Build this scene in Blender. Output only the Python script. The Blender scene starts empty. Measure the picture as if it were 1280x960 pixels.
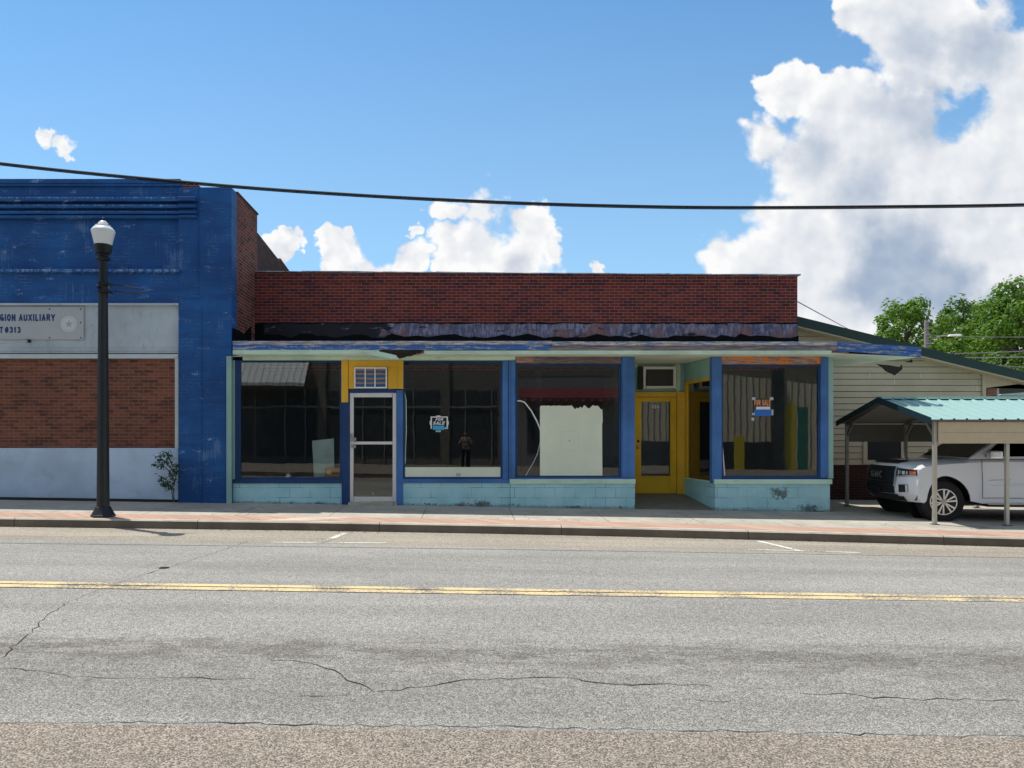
import bpy, bmesh, math, random
from mathutils import Vector, Matrix, noise as mnoise
rnd = random.Random(7)
R = math.radians
C = bpy.context.scene.collection
SC = bpy.context.scene

# ------------------------------------------------------------------ camera, sky, sun, exposure
ZC = 1.46
F = 920.0; CX = 582.0; CY = 543.0          # focal length and principal point in photo pixels (1280x960)
cam_d = bpy.data.cameras.new('camera'); cam = bpy.data.objects.new('camera', cam_d); C.objects.link(cam)
cam.location = (0, 0, ZC); cam.rotation_euler = (R(90), 0, 0)
cam_d.sensor_width = 36; cam_d.lens = 36 * F / 1280
cam_d.shift_x = (640 - CX) / 1280; cam_d.shift_y = (CY - 480) / 1280
cam_d.clip_start = 0.05; cam_d.clip_end = 3000
SC.camera = cam
SC.view_settings.view_transform = 'Standard'; SC.view_settings.look = 'None'
SC.view_settings.exposure = 0.05; SC.view_settings.gamma = 1; SC.view_settings.use_curve_mapping = False
SC.cycles.max_bounces = 8; SC.cycles.transparent_max_bounces = 12
SUN = Vector((-0.32, 0.215, 1.0)).normalized()
SUN_EL = math.asin(SUN.z); SUN_ROT = math.atan2(SUN.x, SUN.y)
SKY_STRENGTH = 0.15
sd = bpy.data.lights.new('sun', 'SUN'); so = bpy.data.objects.new('sun', sd); C.objects.link(so)
sd.energy = 4.5; sd.angle = R(0.53); sd.color = (1.0, 0.95, 0.87)
so.rotation_euler = SUN.to_track_quat('Z', 'Y').to_euler(); so.location = (-8, 6, 30)


class G:
    """small wrapper that builds node graphs"""
    def __init__(s, tree):
        s.t = tree; s.t.nodes.clear()
    def n(s, kind, ins=None, **props):
        nd = s.t.nodes.new(kind)
        for k, v in props.items(): setattr(nd, k, v)
        for k, v in (ins or {}).items(): s.put(nd.inputs[k], v)
        return nd
    def put(s, sock, v):
        if isinstance(v, bpy.types.NodeSocket): s.t.links.new(v, sock)
        elif isinstance(v, (tuple, list)):
            if sock.type == 'RGBA' and len(v) == 3: v = (*v, 1)
            sock.default_value = v
        else: sock.default_value = v
    def m(s, op, a, b=0.0, c=0.0, clamp=False):
        nd = s.n('ShaderNodeMath', operation=op, use_clamp=clamp)
        for i, v in enumerate((a, b, c)): s.put(nd.inputs[i], v)
        return nd.outputs[0]
    def vm(s, op, a, b=(0, 0, 0)):
        nd = s.n('ShaderNodeVectorMath', operation=op)
        s.put(nd.inputs[0], a); s.put(nd.inputs[1], b)
        return nd.outputs['Value'] if op in ('DISTANCE', 'LENGTH', 'DOT_PRODUCT') else nd.outputs[0]
    def sep(s, v):
        nd = s.n('ShaderNodeSeparateXYZ', {0: v}); return nd.outputs[0], nd.outputs[1], nd.outputs[2]
    def comb(s, x=0.0, y=0.0, z=0.0):
        return s.n('ShaderNodeCombineXYZ', {0: x, 1: y, 2: z}).outputs[0]
    def noise(s, vec, scale, detail=3, rough=0.55, color=False):
        nd = s.n('ShaderNodeTexNoise', {'Vector': vec, 'Scale': scale, 'Detail': detail, 'Roughness': rough})
        return nd.outputs['Color'] if color else nd.outputs[0]
    def smooth(s, x, a, b, lo=0.0, hi=1.0):
        nd = s.n('ShaderNodeMapRange', interpolation_type='SMOOTHSTEP')
        for k, v in zip(('Value', 'From Min', 'From Max', 'To Min', 'To Max'), (x, a, b, lo, hi)): s.put(nd.inputs[k], v)
        return nd.outputs[0]
    def mix(s, f, a, b, mode='MIX'):
        nd = s.n('ShaderNodeMix', data_type='RGBA', blend_type=mode)
        s.put(nd.inputs[0], f); s.put(nd.inputs[6], a); s.put(nd.inputs[7], b)
        return nd.outputs[2]
    def gray(s, v):
        return s.n('ShaderNodeCombineColor', {0: v, 1: v, 2: v}).outputs[0]


# ---- world: Nishita sky with cumulus clouds placed by world direction
world = bpy.data.worlds.new('World'); SC.world = world; world.use_nodes = True
g = G(world.node_tree)
sky = g.n('ShaderNodeTexSky', sky_type='NISHITA', sun_disc=False)
sky.sun_elevation = SUN_EL; sky.sun_rotation = SUN_ROT
sky.air_density = 1.0; sky.dust_density = 0.4; sky.ozone_density = 2.2
direc = g.n('ShaderNodeTexCoord').outputs['Generated']
dx, dy, dz = g.sep(direc)
front = g.smooth(dy, 0.15, 0.35)
iy = g.m('DIVIDE', 1.0, g.m('MAXIMUM', dy, 0.12))
u0 = g.m('MULTIPLY', dx, iy); v0 = g.m('MULTIPLY', dz, iy)
p0 = g.comb(u0, v0, 0.0)
warp = g.noise(p0, 9.0, 4, 0.6, color=True)
warp2 = g.noise(p0, 34.0, 3, 0.6, color=True)
wv = g.vm('ADD', g.vm('MULTIPLY', g.vm('SUBTRACT', warp, (.5, .5, .5)), (.075, .075, 0)),
          g.vm('MULTIPLY', g.vm('SUBTRACT', warp2, (.5, .5, .5)), (.026, .026, 0)))
p = g.vm('ADD', p0, wv)
def uv(px, py): return ((px - CX) / F, (CY - py) / F, 0)
def field(pt, blobs):
    acc = None
    for (bx, by, br) in blobs:
        d = g.vm('DISTANCE', pt, uv(bx, by))
        f = g.m('MULTIPLY_ADD', d, -F / br, 1.0)
        f = g.m('MULTIPLY', f, br / 40.0) if br > 40 else f
        acc = f if acc is None else g.m('MAXIMUM', acc, f)
    return acc
big = [(1085, 28, 42), (1062, 30, 34), (1066, -14, 36), (1150, 40, 95), (1250, 70, 85), (1000, 108, 46), (975, 110, 28), (1060, 140, 72), (966, 186, 38),
       (1030, 210, 78), (1130, 215, 115), (1250, 235, 95), (952, 268, 32), (985, 130, 26), (1000, 295, 72), (1100, 300, 100),
       (1215, 310, 105), (905, 328, 38), (960, 340, 62), (1050, 360, 90), (1150, 400, 90), (1270, 370, 80), (1420, 180, 220)]
mid = [(562, 256, 30), (605, 262, 36), (660, 278, 44), (688, 296, 26), (600, 312, 48), (650, 318, 52), (560, 322, 36),
       (505, 330, 30), (420, 308, 34), (408, 300, 22), (440, 302, 24), (470, 330, 32), (522, 295, 14), (345, 292, 20), (350, 306, 22),
       (752, 338, 15), (772, 340, 9), (60, 162, 17), (78, 174, 17), (94, 185, 12), (47, 155, 10)]
fA = field(p, big); fB = field(g.vm('ADD', p, g.vm('MULTIPLY', wv, (.8, .8, 0))), mid)
hole = field(p, [(1178, 152, 30), (1210, 136, 34), (1195, 150, 30), (1278, 18, 34)])
f = g.m('MAXIMUM', fA, fB)
fine = g.noise(p0, 22.0, 7, 0.62)
fine_off = g.noise(g.vm('ADD', p0, (-0.016, 0.020, 0)), 22.0, 7, 0.62)
coarse = g.noise(p0, 7.0, 4, 0.55)
coarse_off = g.noise(g.vm('ADD', p0, (-0.04, 0.05, 0)), 7.0, 4, 0.55)
def lumps(pt):
    tot = None
    for sc_, am_ in ((11.0, .55), (25.0, .30), (58.0, .17)):
        d = g.n('ShaderNodeTexVoronoi', {'Vector': pt, 'Scale': sc_, 'Smoothness': .35}, voronoi_dimensions='2D', feature='SMOOTH_F1').outputs['Distance']
        t = g.m('MULTIPLY', g.m('SUBTRACT', .75, d), am_); tot = t if tot is None else g.m('ADD', tot, t)
    return tot
pw = g.vm('ADD', p0, g.vm('MULTIPLY', g.vm('SUBTRACT', g.noise(p0, 30.0, 4, 0.6, color=True), (.5, .5, .5)), (.022, .022, 0)))
lu = lumps(pw); lu_off = lumps(g.vm('ADD', pw, (-0.010, 0.014, 0)))
dens = g.m('ADD', g.m('MULTIPLY_ADD', g.m('SUBTRACT', fine, 0.5), 0.55, f), g.m('MULTIPLY', g.m('SUBTRACT', lu, .38), .9))
soft = g.noise(p0, 5.0, 3, 0.5)
alpha = g.smooth(dens, 0.0, g.smooth(soft, .35, .65, .16, .62))
# shading of the cloud: sunny upper-left rims, grey folds, blue-grey bellies
rel = g.m('ADD', g.m('ADD', g.m('MULTIPLY', g.m('SUBTRACT', fine, fine_off), .7), g.m('MULTIPLY', g.m('SUBTRACT', coarse, coarse_off), .55)), g.m('MULTIPLY', g.m('SUBTRACT', lu, lu_off), 1.5))
depth = g.smooth(f, 0.1, 1.5)
belly = g.m('MAXIMUM', field(p, [(1130, 340, 92), (1180, 355, 70), (1085, 350, 60), (1230, 395, 60)]), 0.0)
belly = g.smooth(g.m('MULTIPLY_ADD', g.m('SUBTRACT', coarse, .5), 1.0, belly), 0.1, 1.2)
fold = g.m('MAXIMUM', field(p, [(1140, 130, 75), (1020, 190, 55), (1230, 60, 70), (1150, 60, 60), (1080, 240, 60), (640, 330, 40)]), 0.0)
fold = g.smooth(g.m('MULTIPLY_ADD', g.m('SUBTRACT', coarse, .5), 1.3, fold), 0.1, 1.3)
rim = g.smooth(f, 0.95, 0.15, 0.30, 1.0)
lum = g.m('ADD', 0.96, g.m('MULTIPLY', g.m('MULTIPLY', rel, rim), 0.62))
lum = g.m('SUBTRACT', lum, g.m('MULTIPLY', depth, 0.13))
lum = g.m('SUBTRACT', lum, g.m('MULTIPLY', fold, 0.26))
lum = g.m('SUBTRACT', lum, g.m('MULTIPLY', belly, 0.40))
ramp = g.n('ShaderNodeValToRGB', {0: lum}); cr = ramp.color_ramp
cr.elements[0].position = 0.10; cr.elements[0].color = (.20, .33, .54, 1)
cr.elements[1].position = 1.0; cr.elements[1].color = (1.0, 1.0, 1.0, 1)
e = cr.elements.new(0.42); e.color = (.40, .49, .63, 1)
e = cr.elements.new(0.70); e.color = (.66, .71, .79, 1)
CLOUD = 6.3
cl = g.vm('MULTIPLY', ramp.outputs[0], (CLOUD, CLOUD, CLOUD))
# thin veil low on the right, and pale clouds added behind the viewer as neutral fill
veil = g.m('MULTIPLY', g.smooth(v0, 0.75, 0.05), 0.40)
skyc = g.vm('MULTIPLY', sky.outputs[0], (0.615, 0.975, 1.10))
skyc = g.mix(veil, skyc, (3.6, 4.9, 6.0))
fill_clouds = g.smooth(g.noise(direc, 2.2, 6, 0.6), 0.44, 0.58)
fill_clouds = g.m('MULTIPLY', g.m('MULTIPLY', fill_clouds, g.m('SUBTRACT', 1.0, front)), g.smooth(dz, 0.02, 0.15))
skyc = g.mix(fill_clouds, skyc, (3.7, 3.68, 3.65))
gap = g.smooth(g.m('MULTIPLY_ADD', g.m('SUBTRACT', fine, 0.5), 1.5, hole), 0.0, 0.75)
am = g.m('MULTIPLY', g.m('MULTIPLY', alpha, front), g.m('SUBTRACT', 1.0, gap))
col = g.mix(am, skyc, cl)
bg = g.n('ShaderNodeBackground', {'Color': col, 'Strength': SKY_STRENGTH})
out = g.n('ShaderNodeOutputWorld', {'Surface': bg.outputs[0]})
world.cycles.sampling_method = 'MANUAL'; world.cycles.sample_map_resolution = 1024

# ------------------------------------------------------------------ coordinate helpers
YB = 14.87     # painted brick building front
YS = 14.95     # shop window plane
YF = 14.35     # canopy front edge
YD = 16.45     # recessed door plane
YP = 16.55     # brick parapet
YT = 18.00     # tan building wall
def fx(px, d=YS): return (px - CX) / F * d
def fz(py, d=YS): return ZC + (CY - py) / F * d
SL = -0.0147
KERB = [(-60, 12.3), (-12, 12.3), (-7.8, 12.31), (-2.45, 12.38), (0.5, 12.33), (2.9, 12.22), (5.0, 12.08), (8.9, 11.75), (14, 11.35), (60, 11.0)]
def kerb_y(x):
    for (a, b), (c, d) in zip(KERB, KERB[1:]):
        if a <= x <= c: return b + (d - b) * (x - a) / (c - a)
    return 12.0
def walk_z(x, y): return SL * x - 0.02 * (YS - y) if y < YS else SL * x
def road_z(x, y):
    ky = kerb_y(x); zk = walk_z(x, ky) - 0.145; zc = SL * x - 0.112
    if y >= 7.4:
        t = (y - 7.4) / (ky - 7.4); return zc + (zk - zc) * t
    return zc - 0.017 * (7.4 - y)
def on_road(px, py, lift=0.0):
    d = 7.0
    for _ in range(40):
        x = (px - CX) / F * d; h = ZC - road_z(x, d) - lift
        d = h * F / (py - CY)
    return Vector(((px - CX) / F * d, d, road_z((px - CX) / F * d, d) + lift))
def on_walk(px, py, lift=0.0):
    d = 13.0
    for _ in range(40):
        x = (px - CX) / F * d; d = (ZC - walk_z(x, d) - lift) * F / (py - CY)
    return Vector(((px - CX) / F * d, d, walk_z((px - CX) / F * d, d) + lift))

# ------------------------------------------------------------------ materials
MATS = {}
def mat(name):
    m = bpy.data.materials.new(name); m.use_nodes = True
    q = G(m.node_tree)
    q.pos = q.n('ShaderNodeNewGeometry').outputs['Position']
    q.mat = m; MATS[name] = m
    return q
def finish(q, color, rough=0.7, bump=None, bs=0.3, dist=0.01, spec=0.3, metal=0.0, **kw):
    b = q.n('ShaderNodeBsdfPrincipled')
    q.put(b.inputs['Base Color'], color); q.put(b.inputs['Roughness'], rough)
    b.inputs['Specular IOR Level'].default_value = spec; b.inputs['Metallic'].default_value = metal
    for k, v in kw.items(): q.put(b.inputs[k.replace('_', ' ')], v)
    if bump is not None:
        bn = q.n('ShaderNodeBump', {'Height': bump, 'Strength': bs, 'Distance': dist}); q.put(b.inputs['Normal'], bn.outputs[0])
    q.n('ShaderNodeOutputMaterial', {'Surface': b.outputs[0]})
    return q.mat
def wallvec(q):
    x, y, z = q.sep(q.pos); return q.comb(q.m('ADD', x, y), z, 0.0)
def painted(name, base, wear=(.5, .5, .5), amt=0.1, scale=6.0, rough=0.6, stretch=(1, 1, 1), var=0.25, grime=(.05, .045, .04), grime_amt=0.25, bs=0.2):
    q = mat(name)
    v = q.vm('MULTIPLY', q.pos, stretch)
    big = q.noise(q.pos, 0.9, 5, 0.6); nz = q.noise(v, scale, 6, 0.65); nf = q.noise(q.pos, 45, 4, 0.6)
    c = q.mix(q.smooth(big, .3, .7), tuple(k * (1 - var) for k in base), tuple(min(1, k * (1 + var * .6)) for k in base))
    gr = q.m('MULTIPLY', q.smooth(q.noise(v, scale * .45, 6, .7), .52, .75), grime_amt)
    c = q.mix(gr, c, grime)
    w = q.smooth(q.m('MULTIPLY_ADD', q.m('SUBTRACT', nf, .5), .25, nz), .74 - amt, .80 - amt)
    c = q.mix(w, c, wear)
    finish(q, c, rough, q.m('ADD', q.m('MULTIPLY', w, -.4), nf), bs, .004)
    return q.mat
def brick(name, c1, c2, mortar, bw=.203, rh=.0677, ms=.0055, dark=None, dark_amt=.3, eff=None, rough=.85):
    q = mat(name); v = wallvec(q)
    vj = q.vm('ADD', v, q.vm('MULTIPLY', q.vm('SUBTRACT', q.noise(v, 9, 2, .5, True), (.5, .5, .5)), (.006, .006, 0)))
    def bt(a, b, mm):
        return q.n('ShaderNodeTexBrick', {'Vector': vj, 'Color1': (*a, 1), 'Color2': (*b, 1), 'Mortar': (*mm, 1), 'Scale': 1.0, 'Mortar Size': ms,
                'Mortar Smooth': .25, 'Bias': 0.0, 'Brick Width': bw, 'Row Height': rh}, offset=.5)
    b = bt(c1, c2, mortar)
    rid = bt((0, 0, 0), (1, 1, 1), (.5, .5, .5)).outputs['Color']
    c = b.outputs['Color']
    sz = q.noise(v, 1.1, 5, .6)
    c = q.mix(q.smooth(sz, .35, .7, 0, .45), c, q.mix(1.0, c, (.62, .6, .66), 'MULTIPLY'))
    if dark is not None:
        patch = q.smooth(q.m('ADD', q.noise(q.vm('MULTIPLY', v, (1.2, 2.2, 1)), 2.2, 5, .65), q.m('MULTIPLY', q.sep(rid)[0], .16)), .60, .70)
        c = q.mix(q.m('MULTIPLY', patch, q.m('MULTIPLY', dark_amt, q.m('SUBTRACT', 1.0, q.m('MULTIPLY', b.outputs['Fac'], .6)))), c, dark)
    if eff is not None:
        e = q.smooth(q.noise(q.vm('MULTIPLY', v, (.8, 1.6, 1)), 3.5, 7, .7), .64, .76)
        c = q.mix(q.m('MULTIPLY', e, .35), c, eff)
    c = q.mix(q.smooth(q.noise(v, 60, 3, .6), .4, .7, 0, .35), c, q.mix(1.0, c, (.7, .7, .7), 'MULTIPLY'))
    h = q.m('ADD', q.m('MULTIPLY', b.outputs['Fac'], -1.0), q.m('MULTIPLY', q.noise(v, 70, 3, .6), .4))
    return finish(q, c, rough, h, .7, .006, .2)
def plain(name, c, rough=.6, metal=0.0, spec=.4, var=.12, scale=8, bs=.08):
    q = mat(name); n1 = q.noise(q.pos, scale, 4, .6); n2 = q.noise(q.pos, scale * 9, 3, .6)
    cc = q.mix(n1, tuple(k * (1 - var) for k in c), tuple(min(1, k * (1 + var)) for k in c))
    return finish(q, cc, rough, n2, bs, .003, spec, metal)

# blue painted brick
def blue_brick():
    q = mat('blue_painted_brick'); v = wallvec(q)
    b = q.n('ShaderNodeTexBrick', {'Vector': v, 'Color1': (0, 0, 0, 1), 'Color2': (1, 1, 1, 1), 'Mortar': (.5, .5, .5, 1), 'Scale': 1.0, 'Mortar Size': .006,
            'Mortar Smooth': .4, 'Brick Width': .203, 'Row Height': .0677}, offset=.5)
    x, y, z = q.sep(q.pos)
    c = q.mix(q.smooth(q.noise(v, .7, 5, .6), .32, .68), (.010, .066, .225), (.016, .115, .35))
    c = q.mix(q.smooth(q.noise(q.vm('MULTIPLY', v, (.5, 3.0, 1)), 2.0, 5, .6), .45, .7, 0, .5), c, (.008, .052, .19))
    # chipped, chalky courses and drips
    chip = q.smooth(q.m('MULTIPLY_ADD', q.m('SUBTRACT', q.noise(v, 30, 5, .7), .5), .45, q.noise(q.vm('MULTIPLY', v, (.7, 2.2, 1)), 2.6, 6, .66)), .62, .72)
    drip = q.smooth(q.m('MULTIPLY_ADD', q.m('SUBTRACT', q.noise(q.vm('MULTIPLY', v, (26, 1.2, 1)), 1, 4, .6), .5), .6, q.noise(v, 1.3, 4, .6)), .60, .76)
    line = q.m('MULTIPLY', b.outputs['Fac'], q.smooth(q.noise(v, 2.3, 5, .6), .5, .7))
    c = q.mix(q.m('MULTIPLY', line, .45), c, (.20, .32, .55))
    c = q.mix(q.m('MULTIPLY', drip, .33), c, (.22, .34, .52))
    c = q.mix(q.m('MULTIPLY', chip, .8), c, (.32, .42, .56))
    nd = q.noise(q.vm('MULTIPLY', v, (9, .8, 1)), 2.0, 6, .7); n5 = q.noise(v, 16, 6, .72)
    for pz_, hh, k_ in ((337.5, .30, .85), (248.5, .12, .8), (257.5, .10, .6), (264.5, .10, .5), (381, -.12, .5)):
        zc = ZC + (CY - pz_) / F * 14.87; lim = q.smooth(x, -5.85, -5.75, 1, 0)
        below = q.m('MULTIPLY', q.smooth(z, zc - hh, zc, 0, 1) if hh > 0 else q.smooth(z, zc - hh, zc, 0, 1), q.smooth(z, zc + .012, zc + .03, 1, 0) if hh > 0 else 1.0)
        w = q.smooth(q.m('MULTIPLY', q.m('MULTIPLY', below, lim), q.m('ADD', nd, q.m('MULTIPLY', n5, .7))), .74, 1.02)
        c = q.mix(q.m('MULTIPLY', w, k_), c, (.30, .42, .62))
    h = q.m('ADD', q.m('MULTIPLY', b.outputs['Fac'], -1.0), q.m('MULTIPLY', q.noise(v, 40, 4, .6), .5))
    finish(q, c, .62, h, .6, .006, .3)
blue_brick()
brick('parapet_brick', (.225, .046, .036), (.13, .030, .029), (.38, .25, .20), ms=.0045, dark=(.060, .026, .042), dark_amt=.6, eff=(.28, .20, .22))
brick('side_brick', (.26, .075, .045), (.15, .042, .030), (.36, .29, .25), dark=(.03, .018, .018), dark_amt=.6)
brick('infill_brick', (.25, .094, .057), (.165, .062, .041), (.33, .23, .175), ms=.004, dark=(.070, .034, .030), dark_amt=.6, eff=(.33, .22, .16))
brick('base_brick', (.07, .022, .02), (.045, .016, .016), (.09, .07, .065))
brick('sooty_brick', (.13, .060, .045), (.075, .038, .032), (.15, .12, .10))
brick('far_brick', (.34, .13, .08), (.26, .10, .07), (.36, .30, .26))
brick('street_paver', (.60, .37, .27), (.48, .29, .21), (.66, .53, .42), bw=.105, rh=.21, ms=.006)
# teal painted blockwork
def teal_block():
    q = mat('teal_painted_block'); v = q.vm('ADD', wallvec(q), (.1, .03, 0))
    b = q.n('ShaderNodeTexBrick', {'Vector': v, 'Color1': (0, 0, 0, 1), 'Color2': (1, 1, 1, 1), 'Mortar': (.5, .5, .5, 1), 'Scale': 1.0, 'Mortar Size': .006,
            'Mortar Smooth': .3, 'Brick Width': .41, 'Row Height': .205}, offset=.5)
    x, y, z = q.sep(q.pos)
    lowz = q.m('SUBTRACT', z, q.m('MULTIPLY', x, SL))
    c = q.mix(q.smooth(q.noise(v, 1.6, 5, .6), .3, .7), (.36, .66, .72), (.50, .80, .84))
    st = q.smooth(q.noise(q.vm('MULTIPLY', v, (9, 1.0, 1)), 1.6, 5, .6), .5, .75, 0, .45)
    c = q.mix(st, c, (.58, .80, .70))
    c = q.mix(q.m('MULTIPLY', b.outputs['Fac'], q.smooth(q.noise(v, 2.0, 3, .5), .42, .62, .1, .75)), c, (.10, .23, .26))
    peel = q.smooth(q.m('ADD', q.noise(q.vm('MULTIPLY', v, (1, 1.6, 1)), 5, 7, .72), q.smooth(lowz, .16, 0.0, 0, .16)), .70, .73)
    c = q.mix(peel, c, q.mix(q.noise(v, 25, 4, .6), (.05, .045, .04), (.36, .36, .33)))
    for (sx0, sz0, rr, ww) in ((.35, .05, .16, .30), (6.95, .06, .18, .42), (-.1, .03, .10, .25), (6.35, .36, .22, .35), (2.2, .02, .06, .3)):
        dd = q.m('SQRT', q.m('ADD', q.m('POWER', q.m('DIVIDE', q.m('SUBTRACT', x, sx0), ww), 2.0), q.m('POWER', q.m('DIVIDE', q.m('SUBTRACT', lowz, sz0), rr), 2.0)))
        c = q.mix(q.smooth(q.m('ADD', q.m('SUBTRACT', 1.0, dd), q.m('MULTIPLY', q.m('SUBTRACT', q.noise(q.pos, 14, 6, .75), .5), 2.4)), .35, .8, 0, .8), c, (.07, .075, .07))
    c = q.mix(q.smooth(q.m('ADD', lowz, q.m('MULTIPLY', q.noise(q.pos, 7, 5, .7), .12)), .13, .05, 0, .6), c, (.10, .12, .11))
    h = q.m('ADD', q.m('MULTIPLY', b.outputs['Fac'], -.8), q.m('MULTIPLY', q.noise(v, 35, 5, .65), .6))
    finish(q, c, .65, h, .5, .006, .3)
teal_block()
painted('blue_wood', (.068, .185, .45), wear=(.30, .42, .55), amt=.02, scale=7, stretch=(6, 6, .8), var=.3, grime=(.02, .05, .12))
painted('navy_wood', (.020, .065, .19), wear=(.14, .22, .36), amt=.01, scale=7, stretch=(6, 6, .8), var=.25, grime=(.01, .02, .05))
painted('yellow_wood', (.86, .50, .045), wear=(.38, .16, .05), amt=.06, scale=5, stretch=(5, 5, .9), var=.15, grime=(.25, .15, .04), grime_amt=.35)
painted('yellow_door_paint', (.88, .52, .018), wear=(.30, .16, .02), amt=.03, scale=5, stretch=(4, 4, .8), var=.15, grime=(.22, .12, .02), grime_amt=.3, rough=.45)
painted('mint_wood', (.60, .82, .66), wear=(.10, .10, .09), amt=.03, scale=8, stretch=(.8, 4, 5), var=.18, grime=(.16, .20, .16), grime_amt=.4)
painted('mint_wall', (.34, .56, .51), wear=(.5, .6, .5), amt=.0, scale=4, var=.2, grime=(.12, .2, .2))
painted('soffit_paint', (.78, .82, .66), wear=(.2, .18, .14), amt=.0, scale=3, var=.15, grime=(.3, .32, .26), grime_amt=.3)
painted('mint_board', (.80, .86, .68), wear=(.86, .90, .76), amt=.05, scale=4, var=.10, grime=(.45, .55, .48), grime_amt=.3, bs=.1)
painted('white_board', (.47, .54, .58), wear=(.24, .26, .27), amt=.08, scale=7, stretch=(3, 1, 1), var=.16, grime=(.20, .22, .23), grime_amt=.55)
painted('pale_blue_stucco', (.50, .63, .78), wear=(.68, .76, .84), amt=.05, scale=5, stretch=(1, 1, 1.6), var=.18, grime=(.16, .20, .24), grime_amt=.3, bs=.9)
painted('white_trim', (.60, .62, .60), wear=(.25, .24, .22), amt=.06, scale=9, stretch=(1, 1, 3), var=.12)
painted('bluegrey_board', (.66, .84, .86), wear=(.28, .33, .33), amt=.03, scale=6, var=.14, grime=(.22, .27, .27), grime_amt=.6)
def peeling(name, base, under, under2, thr=.52, stretch=(.7, 3, 5), scale=5):
    q = mat(name); v = q.vm('MULTIPLY', q.pos, stretch)
    n1 = q.noise(v, scale, 7, .7); n2 = q.noise(q.pos, 30, 5, .65); n3 = q.noise(q.vm('MULTIPLY', q.pos, (1.0, 8, 18)), 3, 5, .65)
    und = q.mix(q.smooth(n3, .35, .65), under, under2)
    f = q.smooth(q.m('MULTIPLY_ADD', q.m('SUBTRACT', n2, .5), .3, n1), thr - .03, thr + .03)
    c = q.mix(f, und, base)
    c = q.mix(q.smooth(n2, .6, .75, 0, .35), c, (.03, .025, .025))
    return finish(q, c, .75, q.m('ADD', q.m('MULTIPLY', f, .5), n3), .6, .006, .25)
peeling('fascia_blue', (.055, .150, .42), (.26, .30, .38), (.50, .50, .52), .45)
peeling('fascia_top', (.16, .27, .50), (.70, .69, .67), (.22, .17, .16), .54)
peeling('fascia_wood', (.10, .16, .30), (.16, .11, .10), (.34, .31, .30), .60)
peeling('rotten_grey', (.19, .155, .165), (.08, .06, .065), (.30, .25, .25), .55, (.6, 3, 9), 4)
peeling('rotten_orange', (.72, .25, .075), (.46, .43, .45), (.26, .08, .03), .50, (1.0, 3, 2.2), 2.6)
def flashing():
    q = mat('streaky_flashing'); v = wallvec(q)
    st = q.noise(q.vm('MULTIPLY', v, (6, 1.6, 1)), 2.2, 8, .75); n = q.noise(v, 1.3, 4, .6)
    c = q.mix(q.smooth(st, .42, .62), (.085, .095, .165), (.30, .30, .41))
    c = q.mix(q.smooth(q.m('ADD', q.m('MULTIPLY', st, .4), n), .70, .82, 0, .7), c, (.22, .10, .07))
    xx = q.sep(q.pos)[0]; tar = q.smooth(q.m('ADD', q.noise(q.vm('MULTIPLY', v, (1.3, 4, 1)), 1.8, 7, .72), q.smooth(xx, -1.4, -2.3, 0, .22)), .56, .64)
    c = q.mix(tar, c, (.012, .012, .016))
    finish(q, c, .5, st, .3, .004)
flashing()
plain('tar', (.007, .007, .009), .85, spec=.1, var=.6, scale=9, bs=1)
plain('rot_and_hole_dark', (.030, .022, .016), .9, var=.6, scale=20, bs=1)
plain('white_aluminium', (.80, .79, .77), .35, .3)
plain('white_plastic', (.86, .86, .84), .45)
plain('cream_metal', (.86, .83, .74), .5)
plain('black_metal', (.012, .013, .015), .38, .2, var=.3)
plain('lamp_metal', (.026, .028, .031), .42, .3, var=.3)
plain('steel', (.45, .45, .46), .3, .9)
plain('brass', (.50, .38, .16), .35, .8)
plain('cable_rubber', (.010, .011, .014), .6)
plain('wire_grey', (.30, .31, .33), .5, .5)
plain('pole_wood', (.30, .27, .24), .85, var=.3)
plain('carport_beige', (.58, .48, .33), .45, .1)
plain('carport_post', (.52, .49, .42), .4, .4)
plain('carport_trim', (.012, .035, .048), .45)
plain('carport_roof', (.36, .54, .49), .36, .15, var=.06)
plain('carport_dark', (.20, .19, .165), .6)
plain('roof_green', (.020, .045, .042), .6, var=.3)
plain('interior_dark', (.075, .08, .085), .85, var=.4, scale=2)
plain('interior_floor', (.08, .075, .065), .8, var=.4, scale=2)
plain('sign_grey', (.44, .47, .48), .5, var=.08, scale=3)
plain('navy_ink', (.018, .045, .16), .6)
plain('emblem_white', (.62, .64, .66), .5)
plain('emblem_grey', (.40, .42, .44), .5)
plain('white_ink', (.80, .82, .82), .5)
plain('cyan_ink', (.05, .45, .72), .5)
plain('orange_ink', (.80, .30, .16), .5)
plain('royal_ink', (.03, .16, .55), .5)
plain('tape_grey', (.42, .52, .54), .5)
plain('tape_white', (.72, .74, .72), .6)
plain('orange_card', (.62, .27, .025), .6, var=.25, scale=20)
plain('dark_ink', (.06, .05, .03), .6)
plain('ac_grill', (.070, .064, .060), .6, var=.3, scale=30)
plain('rubber', (.012, .012, .013), .8, bs=.3)
plain('dark_plastic', (.014, .015, .017), .5)
plain('gunmetal', (.055, .058, .062), .3, .6)
plain('chrome', (.80, .80, .82), .30, .9)
plain('amber', (.75, .13, .02), .2)
plain('lens', (.55, .58, .6), .1)
plain('skin', (.45, .25, .17), .5)
plain('hair', (.02, .014, .01), .6)
plain('denim', (.012, .016, .030), .8)
plain('shoe', (.02, .02, .02), .6)
def shirt():
    q = mat('patterned_shirt'); v = q.n('ShaderNodeTexVoronoi', {'Vector': q.pos, 'Scale': 16}).outputs['Color']
    finish(q, q.mix(q.smooth(q.sep(v)[0], .45, .55), (.45, .38, .36), (.12, .09, .10)), .8)
shirt()
def car_paint():
    q = mat('white_car_paint')
    finish(q, (.76, .78, .81), .22, None, spec=.5, Coat_Weight=.8, Coat_Roughness=.05)
car_paint()
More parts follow.
